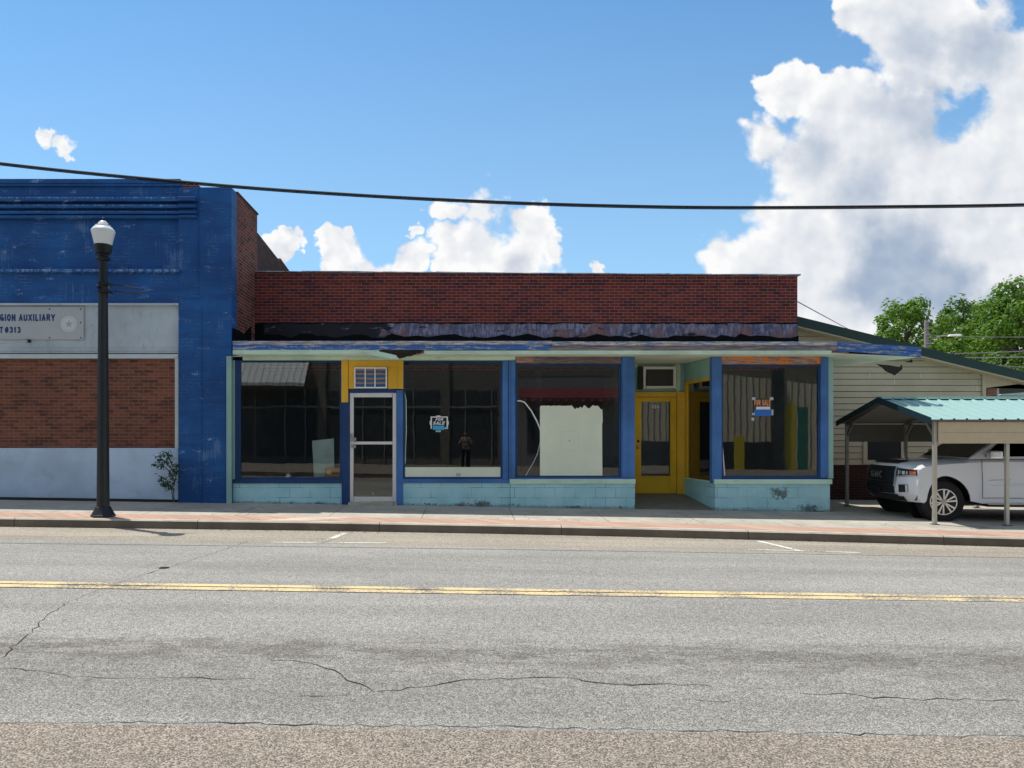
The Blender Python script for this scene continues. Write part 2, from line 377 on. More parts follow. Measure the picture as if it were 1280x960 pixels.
def curtain():
    q = mat('striped_blind'); x, y, z = q.sep(q.pos)
    w = q.m('FRACT', q.m('MULTIPLY', q.m('ADD', z, q.m('MULTIPLY', q.noise(q.pos, 6, 3, .6), .04)), 11.0))
    c = q.mix(q.smooth(w, .5, .62), (.055, .14, .30), (.42, .24, .16))
    c = q.mix(q.smooth(w, .86, .94), c, (.16, .26, .42))
    finish(q, c, .8)
curtain()
def glass(name, tint, k):
    q = mat(name)
    fr = q.n('ShaderNodeFresnel', {'IOR': 1.5}).outputs[0]
    fac = q.m('MULTIPLY', fr, k, clamp=True)
    bmp = q.n('ShaderNodeBump', {'Height': q.noise(q.pos, 1.3, 2, .5), 'Strength': .04, 'Distance': .02})
    tr = q.n('ShaderNodeBsdfTransparent', {'Color': (*tint, 1)}); gl = q.n('ShaderNodeBsdfGlossy', {'Color': (1, 1, 1, 1), 'Roughness': 0.0, 'Normal': bmp.outputs[0]})
    mx = q.n('ShaderNodeMixShader', {0: fac, 1: tr.outputs[0], 2: gl.outputs[0]})
    q.n('ShaderNodeOutputMaterial', {'Surface': mx.outputs[0]})
glass('shop_glass', (.93, .95, .93), 1.6)
glass('dark_glass', (.10, .12, .12), .4)
def globe():
    q = mat('globe_acrylic'); x, y, z = q.sep(q.pos)
    rib = q.m('SINE', q.m('MULTIPLY', z, 260.0))
    finish(q, (.78, .79, .77), .35, rib, .25, .004, .5, Subsurface_Weight=.25, Subsurface_Radius=(.1, .1, .1))
globe()
def siding():
    q = mat('tan_siding'); v = wallvec(q)
    c = q.mix(q.smooth(q.noise(v, .8, 4, .6), .3, .7), (.52, .42, .295), (.62, .51, .365))
    c = q.mix(q.smooth(q.noise(q.vm('MULTIPLY', v, (14, 1, 1)), 1.2, 5, .6), .55, .8, 0, .2), c, (.25, .23, .19))
    finish(q, c, .6, q.noise(q.vm('MULTIPLY', v, (2, 20, 1)), 6, 4, .6), .15, .003)
siding()
def metal_wall(name, c1, c2):
    q = mat(name); x, y, z = q.sep(q.pos)
    w = q.m('ABSOLUTE', q.m('SUBTRACT', q.m('FRACT', q.m('MULTIPLY', x, 3.2)), .5))
    finish(q, q.mix(q.smooth(w, .32, .44), c1, c2), .5, w, .8, .03)
metal_wall('corrugated_tan', (.74, .62, .42), (.22, .20, .18)); metal_wall('corrugated_white', (.66, .66, .64), (.42, .42, .41))
plain('opposite_wall', (.20, .175, .14), .85, var=.4, scale=3)
plain('opposite_dark', (.055, .06, .06), .5, var=.6, scale=1.5)
plain('opposite_red', (.17, .028, .035), .7)
plain('opposite_cream', (.26, .24, .22), .7)
plain('opposite_yellow', (.66, .50, .05), .6)
plain('opposite_green', (.05, .20, .14), .6)

# ground materials
def asphalt(name, stones, tint, far_band=True):
    q = mat(name); x, y, z = q.sep(q.pos); v = q.comb(x, y, 0.0)
    vo = q.n('ShaderNodeTexVoronoi', {'Vector': v, 'Scale': stones}, voronoi_dimensions='2D')
    r = q.sep(vo.outputs['Color'])[0]
    vo2 = q.n('ShaderNodeTexVoronoi', {'Vector': v, 'Scale': stones * .42}, voronoi_dimensions='2D')
    r2 = q.sep(vo2.outputs['Color'])[1]
    s = q.m('ADD', q.m('MULTIPLY', q.m('POWER', r, 1.6), .75), q.m('MULTIPLY', r2, .25))
    lo, hi = tint
    c = q.mix(s, lo, hi)
    gap = q.smooth(vo.outputs['Distance'], .38, .78, 0, .72)
    c = q.mix(gap, c, tuple(k * .35 for k in lo))
    pv = q.noise(q.comb(q.m('MULTIPLY', x, .35), y, 0.0), .8, 5, .6)
    c = q.mix(q.smooth(pv, .35, .65, 0, .5), c, q.mix(1.0, c, (.74, .74, .75), 'MULTIPLY'))
    lane = q.noise(q.comb(q.m('MULTIPLY', x, .05), q.m('MULTIPLY', y, 1.1), 0.0), 1.3, 4, .6)
    c = q.mix(q.smooth(lane, .40, .62, 0, .55), c, q.mix(1.0, c, (.76, .75, .73), 'MULTIPLY'))
    blot = q.smooth(q.noise(q.comb(x, q.m('MULTIPLY', y, 1.6), 0.0), 1.1, 7, .72), .60, .72, 0, .4)
    c = q.mix(blot, c, q.mix(1.0, c, (.62, .58, .54), 'MULTIPLY'))
    c = q.mix(q.smooth(q.noise(q.comb(x, y, 3.0), 6, 5, .65), .56, .70, 0, .3), c, q.mix(1.0, c, (1.2, 1.16, 1.08), 'MULTIPLY'))
    if far_band:
        # pale, dusty parking lane beside the far kerb
        edge = q.m('ADD', q.m('MULTIPLY', q.m('SUBTRACT', q.noise(q.comb(q.m('MULTIPLY', x, .5), y, 0.0), 3, 4, .6), .5), .5), q.m('ADD', y, q.m('MULTIPLY', x, .03)))
        c = q.mix(q.smooth(edge, 10.3, 10.95, 0, .8), c, q.mix(1.0, c, (1.22, 1.13, .99), 'MULTIPLY'))
        c = q.mix(q.smooth(y, 7.0, 4.2, 0, .6), c, q.mix(1.0, c, (.80, .785, .765), 'MULTIPLY'))
        # oily wheel-path stains
        st = q.noise(q.comb(q.m('MULTIPLY', x, .9), q.m('MULTIPLY', y, 2.6), 0.0), 2.1, 9, .78)
        def track(yc, w): return q.m('MAXIMUM', 0.0, q.m('SUBTRACT', 1.0, q.m('DIVIDE', q.m('ABSOLUTE', q.m('SUBTRACT', y, yc)), w)))
        tr = q.m('ADD', track(5.42, .55), q.m('MULTIPLY', track(4.75, .5), .45))
        tr = q.m('ADD', tr, q.m('MULTIPLY', track(9.0, .6), .30))
        c = q.mix(q.smooth(q.m('MULTIPLY', q.smooth(st, .37, .60), tr), .08, .80, 0, .68), c, q.mix(s, (.058, .050, .042), (.26, .235, .20)))
        sp = q.smooth(q.noise(q.comb(q.m('MULTIPLY', x, 1.0), q.m('MULTIPLY', y, 2.5), 0.0), 2.6, 6, .72), .70, .76, 0, .5)
        c = q.mix(sp, c, (.07, .06, .055))
    h = q.m('SUBTRACT', s, gap)
    return finish(q, c, .85, h, .40, .005, .25)
asphalt('asphalt', 122, ((.20, .189, .168), (.68, .65, .585)))
asphalt('brown_asphalt', 115, ((.135, .110, .086), (.60, .51, .41)), False)
def concrete():
    q = mat('walk_concrete'); x, y, z = q.sep(q.pos)
    c = q.mix(q.smooth(q.noise(q.pos, .9, 6, .65), .3, .7), (.385, .355, .30), (.51, .475, .405))
    c = q.mix(q.smooth(q.noise(q.pos, 5, 6, .7), .50, .72, 0, .55), c, (.22, .205, .18))
    j = q.m('ABSOLUTE', q.m('SUBTRACT', q.m('FRACT', q.m('DIVIDE', q.m('ADD', x, .83 + 165 - .05), 1.65)), .5))
    jl = q.smooth(j, .4955, .4985)
    cr = q.smooth(q.m('ABSOLUTE', q.m('SUBTRACT', q.noise(q.pos, .55, 3, .5), .5)), .0035, .0, 0, .5)
    c = q.mix(q.m('MAXIMUM', jl, cr), c, (.06, .055, .05))
    finish(q, c, .85, q.m('SUBTRACT', q.noise(q.pos, 60, 4, .6), q.m('MULTIPLY', jl, 2)), .35, .004, .25)
concrete()
def kerbmat(nm, k0, k1):
    q = mat(nm); x, y, z = q.sep(q.pos)
    c = q.mix(q.smooth(q.noise(q.pos, 1.5, 6, .65), .3, .7), k0, k1)
    c = q.mix(q.smooth(q.noise(q.vm('MULTIPLY', q.pos, (1, 4, 4)), 3, 6, .7), .52, .75, 0, .55), c, (.14, .10, .08))
    j = q.m('ABSOLUTE', q.m('SUBTRACT', q.m('FRACT', q.m('DIVIDE', q.m('ADD', x, .9 + 150), 3.05)), .5))
    c = q.mix(q.smooth(j, .4975, .499), c, (.04, .035, .03))
    finish(q, c, .85, q.noise(q.pos, 50, 4, .6), .4, .004, .25)
kerbmat('kerb_concrete', (.44, .38, .31), (.60, .54, .45)); kerbmat('kerb_dirt_shade', (.13, .108, .086), (.20, .17, .135))  # darker copy for the kerb face: its shade painted in, plus tyre dirt
plain('entry_floor', (.19, .165, .13), .8, var=.4, scale=4, bs=.3)
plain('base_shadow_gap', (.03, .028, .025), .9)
plain('dirt', (.20, .17, .13), .9, var=.3, scale=1)
def roadpaint(name, col, thr):
    q = mat(name); x, y, z = q.sep(q.pos)
    n1 = q.noise(q.pos, 45, 4, .65); n2 = q.noise(q.pos, 2.2, 5, .65)
    w = q.smooth(q.m('ADD', q.m('MULTIPLY', n1, .6), q.m('MULTIPLY', n2, .5)), thr - .05, thr + .06)
    c = q.mix(w, col, (.22, .205, .18))
    finish(q, c, .7, n1, .4, .004)
roadpaint('yellow_roadpaint', (.74, .57, .30), .56); roadpaint('white_roadpaint', (.80, .77, .70), .58)
plain('dead_leaf', (.10, .065, .035), .9, var=.6, scale=30)
plain('crack_tar', (.028, .024, .022), .9)
def leafmat(name, a, b):
    q = mat(name); rpi = q.n('ShaderNodeNewGeometry').outputs['Random Per Island']
    c = q.mix(rpi, a, b)
    d = q.n('ShaderNodeBsdfPrincipled', {'Base Color': c, 'Roughness': .5}); d.inputs['Specular IOR Level'].default_value = .35
    t = q.n('ShaderNodeBsdfTranslucent', {'Color': q.mix(1.0, c, (1.3, 1.5, .55), 'MULTIPLY')})
    mx = q.n('ShaderNodeMixShader', {0: .30, 1: d.outputs[0], 2: t.outputs[0]})
    q.n('ShaderNodeOutputMaterial', {'Surface': mx.outputs[0]})
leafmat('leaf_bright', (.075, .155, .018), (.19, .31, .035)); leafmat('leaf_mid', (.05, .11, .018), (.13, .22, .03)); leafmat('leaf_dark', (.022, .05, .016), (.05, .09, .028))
plain('bark', (.10, .08, .06), .9, var=.4)

# ------------------------------------------------------------------ mesh helpers
def wloc(o):
    v = Vector((0, 0, 0))
    while o is not None: v = v + o.location; o = o.parent
    return v
class MB:
    def __init__(s): s.v = []; s.f = []; s.smooth = False
    def add(s, vs, fs):
        k = len(s.v); s.v += [Vector(a) for a in vs]; s.f += [tuple(i + k for i in f) for f in fs]; return s
    def box(s, x0, x1, y0, y1, z0, z1):
        if x0 > x1: x0, x1 = x1, x0
        if y0 > y1: y0, y1 = y1, y0
        if z0 > z1: z0, z1 = z1, z0
        return s.add([(x0, y0, z0), (x1, y0, z0), (x1, y1, z0), (x0, y1, z0), (x0, y0, z1), (x1, y0, z1), (x1, y1, z1), (x0, y1, z1)],
                     [(0, 3, 2, 1), (4, 5, 6, 7), (0, 1, 5, 4), (1, 2, 6, 5), (2, 3, 7, 6), (3, 0, 4, 7)])
    def hexa(s, bot, top):
        return s.add(list(bot) + list(top), [(0, 3, 2, 1), (4, 5, 6, 7), (0, 1, 5, 4), (1, 2, 6, 5), (2, 3, 7, 6), (3, 0, 4, 7)])
    def prism(s, poly, vec):
        n = len(poly); poly = [Vector(a) for a in poly]; vec = Vector(vec)
        return s.add(poly + [a + vec for a in poly], [tuple(range(n - 1, -1, -1)), tuple(range(n, 2 * n))] + [(i, (i + 1) % n, n + (i + 1) % n, n + i) for i in range(n)])
    def xz(s, pts, y, th):     # outline in the facade plane, thickness away from the viewer
        return s.prism([(a, y, b) for a, b in pts], (0, th, 0))
    def sheet(s, rows):
        n = len(rows[0]); vs = [a for r in rows for a in r]
        return s.add(vs, [(i * n + j, i * n + j + 1, (i + 1) * n + j + 1, (i + 1) * n + j) for i in range(len(rows) - 1) for j in range(n - 1)])
    def tube(s, pts, r, seg=8, cap=True):
        pts = [Vector(a) for a in pts]; rs = r if isinstance(r, (list, tuple)) else [r] * len(pts); rings = []
        for i, a in enumerate(pts):
            t = (pts[min(i + 1, len(pts) - 1)] - pts[max(i - 1, 0)]).normalized()
            up = Vector((0, 0, 1)) if abs(t.z) < .95 else Vector((1, 0, 0))
            e = t.cross(up).normalized(); w = e.cross(t)
            rings.append([a + (e * math.cos(2 * math.pi * k / seg) + w * math.sin(2 * math.pi * k / seg)) * rs[i] for k in range(seg)])
        k0 = [a for rg in rings for a in rg]
        fs = [(i * seg + k, i * seg + (k + 1) % seg, (i + 1) * seg + (k + 1) % seg, (i + 1) * seg + k) for i in range(len(pts) - 1) for k in range(seg)]
        if cap: fs += [tuple(range(seg - 1, -1, -1)), tuple(range((len(pts) - 1) * seg, len(pts) * seg))]
        s.smooth = True
        return s.add(k0, fs)
    def lathe(s, prof, c, seg=24, axis='z'):
        c = Vector(c); vs = []
        for (r, h) in prof:
            for k in range(seg):
                a = 2 * math.pi * k / seg
                q = Vector((r * math.cos(a), r * math.sin(a), h)) if axis == 'z' else Vector((r * math.cos(a), h, r * math.sin(a)))
                vs.append(c + q)
        n = len(prof)
        fs = [(i * seg + k, i * seg + (k + 1) % seg, (i + 1) * seg + (k + 1) % seg, (i + 1) * seg + k) for i in range(n - 1) for k in range(seg)]
        fs += [tuple(range(seg - 1, -1, -1)), tuple(range((n - 1) * seg, n * seg))]
        return s.add(vs, fs)
    def build(s, name, material, parent=None, smooth=None, bevel=0.0, local=False, kind=None):
        me = bpy.data.meshes.new(name)
        off = Vector((0, 0, 0)) if (parent is None or local) else wloc(parent)
        me.from_pydata([tuple(a - off) for a in s.v], [], s.f)
        bm = bmesh.new(); bm.from_mesh(me)
        if bevel > 0:
            bmesh.ops.remove_doubles(bm, verts=bm.verts, dist=1e-5)
            es = [e for e in bm.edges if len(e.link_faces) == 2 and e.calc_face_angle(0) > .5]
            bmesh.ops.bevel(bm, geom=es, offset=bevel, segments=2, affect='EDGES', profile=.6, clamp_overlap=True)
        bmesh.ops.recalc_face_normals(bm, faces=bm.faces)
        bm.to_mesh(me); bm.free()
        me.materials.append(MATS[material])
        sm = s.smooth if smooth is None else smooth
        if sm:
            me.polygons.foreach_set('use_smooth', [True] * len(me.polygons))
            try: me.set_sharp_from_angle(angle=R(35))
            except Exception: pass
        o = bpy.data.objects.new(name, me); C.objects.link(o)
        if parent is not None: o.parent = parent
        if kind: o['kind'] = kind
        return o
def box(*a): return MB().box(*a)
def tag(o, label, cat, group=None):
    o['label'] = label; o['category'] = cat
    if group: o['group'] = group
    return o
def thing(name, label, cat, loc=(0, 0, 0), rz=0.0, group=None):
    o = bpy.data.objects.new(name, None); C.objects.link(o); o.empty_display_size = .3
    o.location = loc; o.rotation_euler = (0, 0, rz)
    return tag(o, label, cat, group)
def arc_(cx, cy, rx, ry, a0, a1, n=9): return [(cx + rx * math.cos(R(a0 + (a1 - a0) * i / n)), cy + ry * math.sin(R(a0 + (a1 - a0) * i / n))) for i in range(n + 1)]
GLY = {'A': [[(0, 0), (.5, 1), (1, 0)], [(.2, .32), (.8, .32)]], 'L': [[(.05, 1), (.05, 0), (.9, 0)]], 'E': [[(.95, 1), (.05, 1), (.05, 0), (.95, 0)], [(.05, .52), (.85, .52)]],
 'F': [[(.95, 1), (.05, 1), (.05, 0)], [(.05, .52), (.8, .52)]], 'G': [arc_(.5, .5, .48, .5, 45, 345, 14), [(.55, .42), (.98, .42), (.98, .05)]], 'I': [[(.5, 0), (.5, 1)]],
 'O': [arc_(.5, .5, .48, .5, 0, 360, 18)], 'N': [[(.03, 0), (.03, 1), (.97, 0), (.97, 1)]], 'U': [[(.03, 1), (.03, .35)] + arc_(.5, .34, .47, .34, 180, 360, 10) + [(.97, 1)]],
 'X': [[(0, 0), (1, 1)], [(0, 1), (1, 0)]], 'R': [[(.05, 0), (.05, 1), (.55, 1)] + arc_(.6, .75, .33, .25, 90, -90, 8) + [(.05, .5)], [(.5, .5), (.98, 0)]], 'Y': [[(0, 1), (.5, .45), (1, 1)], [(.5, .45), (.5, 0)]],
 'T': [[(0, 1), (1, 1)], [(.5, 1), (.5, 0)]], 'S': [arc_(.5, .75, .44, .25, 20, 270, 10) + arc_(.5, .25, .46, .25, 90, -160, 10)], 'M': [[(.02, 0), (.02, 1), (.5, .2), (.98, 1), (.98, 0)]],
 'C': [arc_(.5, .5, .48, .5, 45, 315, 14)], '#': [[(.28, 0), (.42, 1)], [(.62, 0), (.76, 1)], [(0, .66), (1, .66)], [(0, .33), (1, .33)]], '1': [[(.2, .78), (.58, 1), (.58, 0)]],
 '2': [arc_(.5, .72, .43, .28, 170, -35, 9) + [(.05, 0), (.97, 0)]], '3': [arc_(.48, .75, .42, .25, 160, -90, 9), arc_(.48, .26, .47, .26, 90, -160, 10)], '6': [[(.82, .95)] + arc_(.55, .5, .5, .5, 95, 180, 6) + arc_(.5, .3, .45, .3, 180, 540, 14)], ' ': []}
WID = {'I': .34, ' ': .42, '1': .62, 'M': 1.2, 'L': .85, 'E': .9, 'F': .85}
def text_mb(body, height, x, y, z, align='LEFT', shear=0.0, depth=.004, width=None, bold=0.0, axis='front', stroke=.24):
    """heavy block capitals built from strokes"""
    adv = []; cx = 0.0; cw = .62
    for ch in body: w_ = cw * WID.get(ch, 1.0); adv.append((cx, w_ - .0)); cx += w_ + .20
    total = cx - .20; sx = height if width is None else width / total; w = total * sx
    ox = {'LEFT': 0, 'CENTER': -w / 2, 'RIGHT': -w}[align]; mb = MB(); lay = 0
    hw = stroke / 2
    for ch, (a, w_) in zip(body, adv):
        for st in GLY[ch]:
            P = [(a + hw * .6 + (w_ - hw * 1.2) * px_, hw + (1 - 2 * hw) * py_) for px_, py_ in st]
            for p_, q_ in zip(P, P[1:]):
                dx_, dy_ = q_[0] - p_[0], q_[1] - p_[1]; L = math.hypot(dx_, dy_) or 1; ex, ey = dx_ / L * hw * .8, dy_ / L * hw * .8; nx, ny = -dy_ / L * hw, dx_ / L * hw
                lay += 1; yo = -.00012 * (lay % 7)
                C4 = [(p_[0] - ex + nx, p_[1] - ey + ny), (q_[0] + ex + nx, q_[1] + ey + ny), (q_[0] + ex - nx, q_[1] + ey - ny), (p_[0] - ex - nx, p_[1] - ey - ny)] if len(st) < 6 else [(p_[0] - ex * .3 + nx, p_[1] - ey * .3 + ny), (q_[0] + ex * .3 + nx, q_[1] + ey * .3 + ny), (q_[0] + ex * .3 - nx, q_[1] + ey * .3 - ny), (p_[0] - ex * .3 - nx, p_[1] - ey * .3 - ny)]
                C4 = [(u + shear * (v - .5), min(1, max(0, v))) for u, v in C4]
                if axis == 'front': vs = [(x + ox + u * sx, y + yo, z + v * height) for u, v in C4]
                else: vs = [(x + yo, y - ox - u * sx, z + v * height) for u, v in C4]
                mb.add(vs, [(0, 1, 2, 3)])
    return mb

# ------------------------------------------------------------------ ground, street, pavements
XS = [-60, -40, -25, -18, -12, -9, -7.8, -6, -4, -2.45, -1, .5, 1.7, 2.9, 4, 5, 6, 7.5, 8.9, 11, 14, 20, 30, 45, 60]
def strip(ya, yb, zf, n=4, lift=0.0, xs=XS):
    rows = []
    for i in range(n + 1):
        t = i / n; rows.append([(x, ya(x) + (yb(x) - ya(x)) * t, zf(x, ya(x) + (yb(x) - ya(x)) * t) + lift) for x in xs])
    return MB().sheet(rows)
MB().sheet([[(x, y, SL * max(-60, min(60, x)) - .45) for x in (-400, -60, 60, 400)] for y in (-400, 0, 400)]).build('ground', 'dirt', kind='structure')
strip(lambda x: 4.06, lambda x: kerb_y(x) + .02, road_z, 12).build('road', 'asphalt', kind='structure')
strip(lambda x: 2.5, lambda x: 4.06, road_z, 3).build('near_road_lane', 'brown_asphalt', kind='structure')
strip(lambda x: kerb_y(x) + .65, lambda x: YS, walk_z, 3).build('sidewalk', 'walk_concrete', kind='structure')
strip(lambda x: kerb_y(x) + .15, lambda x: kerb_y(x) + .65, walk_z, 1, .004).build('brick_paving_strip', 'street_paver', kind='structure')
k = MB(); k2 = MB()
for xa, xb in zip(XS, XS[1:]):
    def K(x, o, dz): return (x, kerb_y(x) + o, walk_z(x, kerb_y(x)) + dz)
    k.add([K(xa, .15, .005), K(xb, .15, .005), K(xb, .025, .005), K(xa, .025, .005), K(xb, 0, -.02), K(xa, 0, -.02), K(xb, -.012, -.3), K(xa, -.012, -.3)],
          [(0, 1, 2, 3), (3, 2, 4, 5)])
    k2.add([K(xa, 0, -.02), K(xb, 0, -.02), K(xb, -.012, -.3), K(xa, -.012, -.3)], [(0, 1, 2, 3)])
k.build('kerb', 'kerb_concrete', kind='structure'); k2.build('kerb_face', 'kerb_dirt_shade', kind='structure')
strip(lambda x: YS - .02, lambda x: 40.0, lambda x, y: SL * x - .004, 2, 0, [7.42, 8.5, 10, 12, 14, 20, 30, 45]).build('parking_pavement', 'walk_concrete', kind='structure')
strip(lambda x: -6.0, lambda x: 2.35, lambda x, y: SL * x - .05, 2).build('opposite_sidewalk', 'brown_asphalt', kind='structure')
strip(lambda x: 2.35, lambda x: 2.5, lambda x, y: SL * x - .05, 1, .004).build('opposite_kerb', 'kerb_dirt_shade', kind='structure')
MB().sheet([[(x, 2.502, SL * x - .046) for x in XS], [(x, 2.502, SL * x - .4) for x in XS]]).build('opposite_kerb_face', 'kerb_dirt_shade', kind='structure')
# markings
def ribbon(pts, w, zf, lift, name, m):
    mb = MB()
    L = []
    for i, a in enumerate(pts):
        t = (pts[min(i + 1, len(pts) - 1)] - pts[max(i - 1, 0)]); n_ = Vector((-t.y, t.x, 0)).normalized()
        ww = w if not callable(w) else w(i)
        A = a + n_ * ww / 2; B = a - n_ * ww / 2
        L.append([(A.x, A.y, zf(A.x, A.y) + lift), (B.x, B.y, zf(B.x, B.y) + lift)])
    return mb.sheet(L).build(name, m, kind='structure')
for off in (-.078, .078):
    ribbon([Vector((x * 1.0, 7.40 + off, 0)) for x in range(-60, 61, 2)], .125, road_z, .004, 'yellow_centre_line', 'yellow_roadpaint')
def pxline(a, b, w, name='white_parking_line'):
    A = on_road(*a); B = on_road(*b); ribbon([A.lerp(B, i / 6) for i in range(7)], w, road_z, .004, name, 'white_roadpaint')
pxline((403, 677.5), (432, 666.5), .10); pxline((340, 678), (484, 679), .07)
pxline((948, 676.5), (1003, 689.5), .10); pxline((935, 687), (1075, 691), .07)
def crack(pts, w=.014, seed=1):
    r_ = random.Random(seed); P = [on_road(*a) for a in pts]; Q = []
    for a, b in zip(P, P[1:]):
        n = max(2, int((b - a).length / .07))
        for i in range(n):
            c = a.lerp(b, i / n); j = .02
            Q.append(Vector((c.x + r_.uniform(-j, j), c.y + r_.uniform(-j, j), 0)))
    ribbon(Q, lambda i: w * (.35 + 1.0 * abs(mnoise.noise(Vector((i * .23, seed, 0)))) * 1.6), road_z, .003, 'crack_and_shadow_line', 'crack_tar')
crack([(2, 824), (20, 805), (40, 790), (62, 768), (85, 752), (112, 742), (150, 728), (200, 712), (240, 700), (290, 684), (312, 676)], .0095, 1)
crack([(330, 824), (375, 827), (400, 832), (430, 846), (462, 861), (475, 865)], .012, 2)
crack([(470, 865), (500, 862), (540, 857), (562, 852), (622, 848), (720, 848), (740, 853), (792, 857), (850, 856), (905, 859)], .012, 3)
crack([(1000, 866), (1035, 868), (1062, 867), (1092, 872), (1150, 875), (1205, 874), (1290, 877)], .012, 4)
crack([(0, 836), (60, 840), (92, 846), (180, 848), (332, 849)], .007, 5)
crack([(-40, 905), (0, 905), (160, 903), (400, 906), (640, 909), (900, 914), (1120, 919), (1280, 921), (1330, 922)], .008, 6)
crack([(0, 670), (300, 672), (640, 677), (960, 683), (1290, 692)], .008, 7)  # dark ribbon painted where the overhead cable's shadow runs
crack([(372, 872), (420, 869), (455, 868)], .009, 8); crack([(860, 874), (880, 876), (930, 877)], .008, 9)
def disc_on_road(px, py, r, name):
    c = on_road(px, py); mb = MB(); n = 20
    vs = [(c.x + r * math.cos(2 * math.pi * i / n), c.y + r * math.sin(2 * math.pi * i / n)) for i in range(n)]
    mb.add([(a, b, road_z(a, b) + .004) for a, b in vs], [tuple(range(n))]).build(name, 'black_metal', kind='structure')
disc_on_road(205, 710, .06, 'valve_cover')

r_ = random.Random(77); lit = MB()
for cx_, spread, n_ in ((-2.1, .5, 60), (-4.2, .9, 35), (1.5, 1.8, 40), (5.2, 1.5, 40), (8.2, 1.2, 30), (-7.0, .8, 25)):
    for i in range(n_):
        x = cx_ + r_.gauss(0, spread); y = kerb_y(x) - .03 - abs(r_.gauss(0, .07)); z = road_z(x, y) + .006; a = r_.uniform(0, 6.28); L = r_.uniform(.012, .035); e = Vector((math.cos(a), math.sin(a), r_.uniform(-.1, .3))) * L; f_ = Vector((-math.sin(a), math.cos(a), r_.uniform(-.1, .3))) * L * .5; c_ = Vector((x, y, z + .006))
        lit.add([c_ - e, c_ + f_, c_ + e, c_ - f_], [(0, 1, 2, 3)])
tag(lit.build('leaf_litter', 'dead_leaf', smooth=False, kind='stuff'), 'dry brown leaf litter and grit lying in the gutter along the kerb', 'litter')
# ------------------------------------------------------------------ blue painted brick building (left)
XE = -4.73
bb = thing('brick_building', 'tall blue painted brick building with white board panel, left of the low shop', 'building', (-9, YB, 0))
XL = -16.0
def bx(px): return fx(px, YB)
def bz(py): return fz(py, YB)
zt = bz(234); zt2 = bz(224)
w = MB()
w.box(bx(223), XE, YB, YB + .35, -.8, zt)                                   # right pier
w.box(XL, bx(223), YB + .02, YB + .35, bz(380), bz(337))                    # band over the board
w.box(XL, bx(225), YB + .10, YB + .35, bz(337), bz(272))                    # recessed frieze panel
w.box(bx(225) - .002, bx(223), YB + .01, YB + .35, bz(337) + .002, zt)
w.box(XL, bx(225), YB + .04, YB + .35, bz(272) + .002, zt2 - .10)
w.build('painted_wall', 'blue_painted_brick', bb, bevel=.008)
co = MB()
for (ya, yb_, pr) in ((248, 253, .10), (257, 261, .075), (264.5, 268, .05), (269.5, 273, .03)):
    co.box(XL, bx(225), YB - pr, YB + .06, bz(yb_), bz(ya)); co.box(bx(225) + .002, bx(247), YB - pr - .03, YB - .002, bz(yb_), bz(ya))
co.box(XL, bx(226), YB - .06, YB + .12, bz(341), bz(337) - .002)
co.build('cornice', 'blue_painted_brick', bb, bevel=.006)
cp = MB(); cp.box(XL, bx(226), YB - .03, YB + .38, zt2 - .09, zt2); cp.box(XL, bx(226), YB - .015, YB + .37, zt2 - .14, zt2 - .092)
cp.build('coping', 'blue_painted_brick', bb, bevel=.01)
lb = MB()
for i in range(7): lb.box(bx(226 + i * 3.3), bx(228.9 + i * 3.3), YB + .02 + .01 * (i % 3), YB + .25, zt + .002, zt + [.06, .10, .07, .11, .05, .08, .04][i])
lb.build('loose_bricks', 'side_brick', bb, bevel=.006)
ps = MB(); ps.box(bx(247), bx(248.2), YB - .012, YB - .002, bz(370), bz(234)); ps.box(bx(225), bx(252), YB - .014, YB - .003, bz(373), bz(370)); ps.box(bx(251), bx(252.4), YB - .012, YB - .004, bz(628), bz(384))
ps.build('pilaster_edge', 'blue_painted_brick', bb)
sw = MB()
sw.xz([(XE - .35, -.8)], YB, 0) if False else None
sw.box(XE - .30, XE - .004, YB + .352, 16.72, -.8, zt - .01)
sw.build('side_wall', 'side_brick', bb)
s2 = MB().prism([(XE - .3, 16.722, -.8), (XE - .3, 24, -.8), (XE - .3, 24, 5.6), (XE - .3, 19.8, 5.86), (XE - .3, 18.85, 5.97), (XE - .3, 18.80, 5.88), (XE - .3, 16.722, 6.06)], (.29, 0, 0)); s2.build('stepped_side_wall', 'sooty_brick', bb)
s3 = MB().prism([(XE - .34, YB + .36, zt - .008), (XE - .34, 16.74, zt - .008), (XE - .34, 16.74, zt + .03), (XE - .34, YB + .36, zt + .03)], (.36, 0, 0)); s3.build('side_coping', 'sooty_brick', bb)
box(XL, XE - .3, YB + .36, 26, 5.2, 5.4).build('roof', 'roof_green', bb)
box(XL, bx(223) - .002, YB + .06, YB + .3, bz(441), bz(380) - .002).build('board_panel', 'white_board', bb)
bt = MB(); bt.box(XL, bx(223), YB - .01, YB + .058, bz(381.5), bz(379)); bt.box(XL, bx(222), YB + .035, YB + .058, bz(438), bz(435.5))
for px in (57, 104): bt.box(bx(px), bx(px + .8), YB + .054, YB + .058, bz(435), bz(424))
bt.box(bx(104), bx(105), YB + .054, YB + .058, bz(424), bz(382))
bt.build('panel_batten', 'white_board', bb)
box(XL, bx(217.5), YB + .10, YB + .3, bz(560), bz(447)).build('brick_infill', 'infill_brick', bb)
tr = MB(); tr.box(XL, bx(222), YB + .02, YB + .12, bz(446.5), bz(443)); tr.box(bx(217.6), bx(222), YB + .04, YB + .12, bz(560), bz(446.6)); tr.build('window_trim', 'white_trim', bb)
lw = MB(); lw.box(XL, bx(221.5), YB + .05, YB + .3, -.8, bz(560) - .002); lw.build('lower_wall', 'pale_blue_stucco', bb)
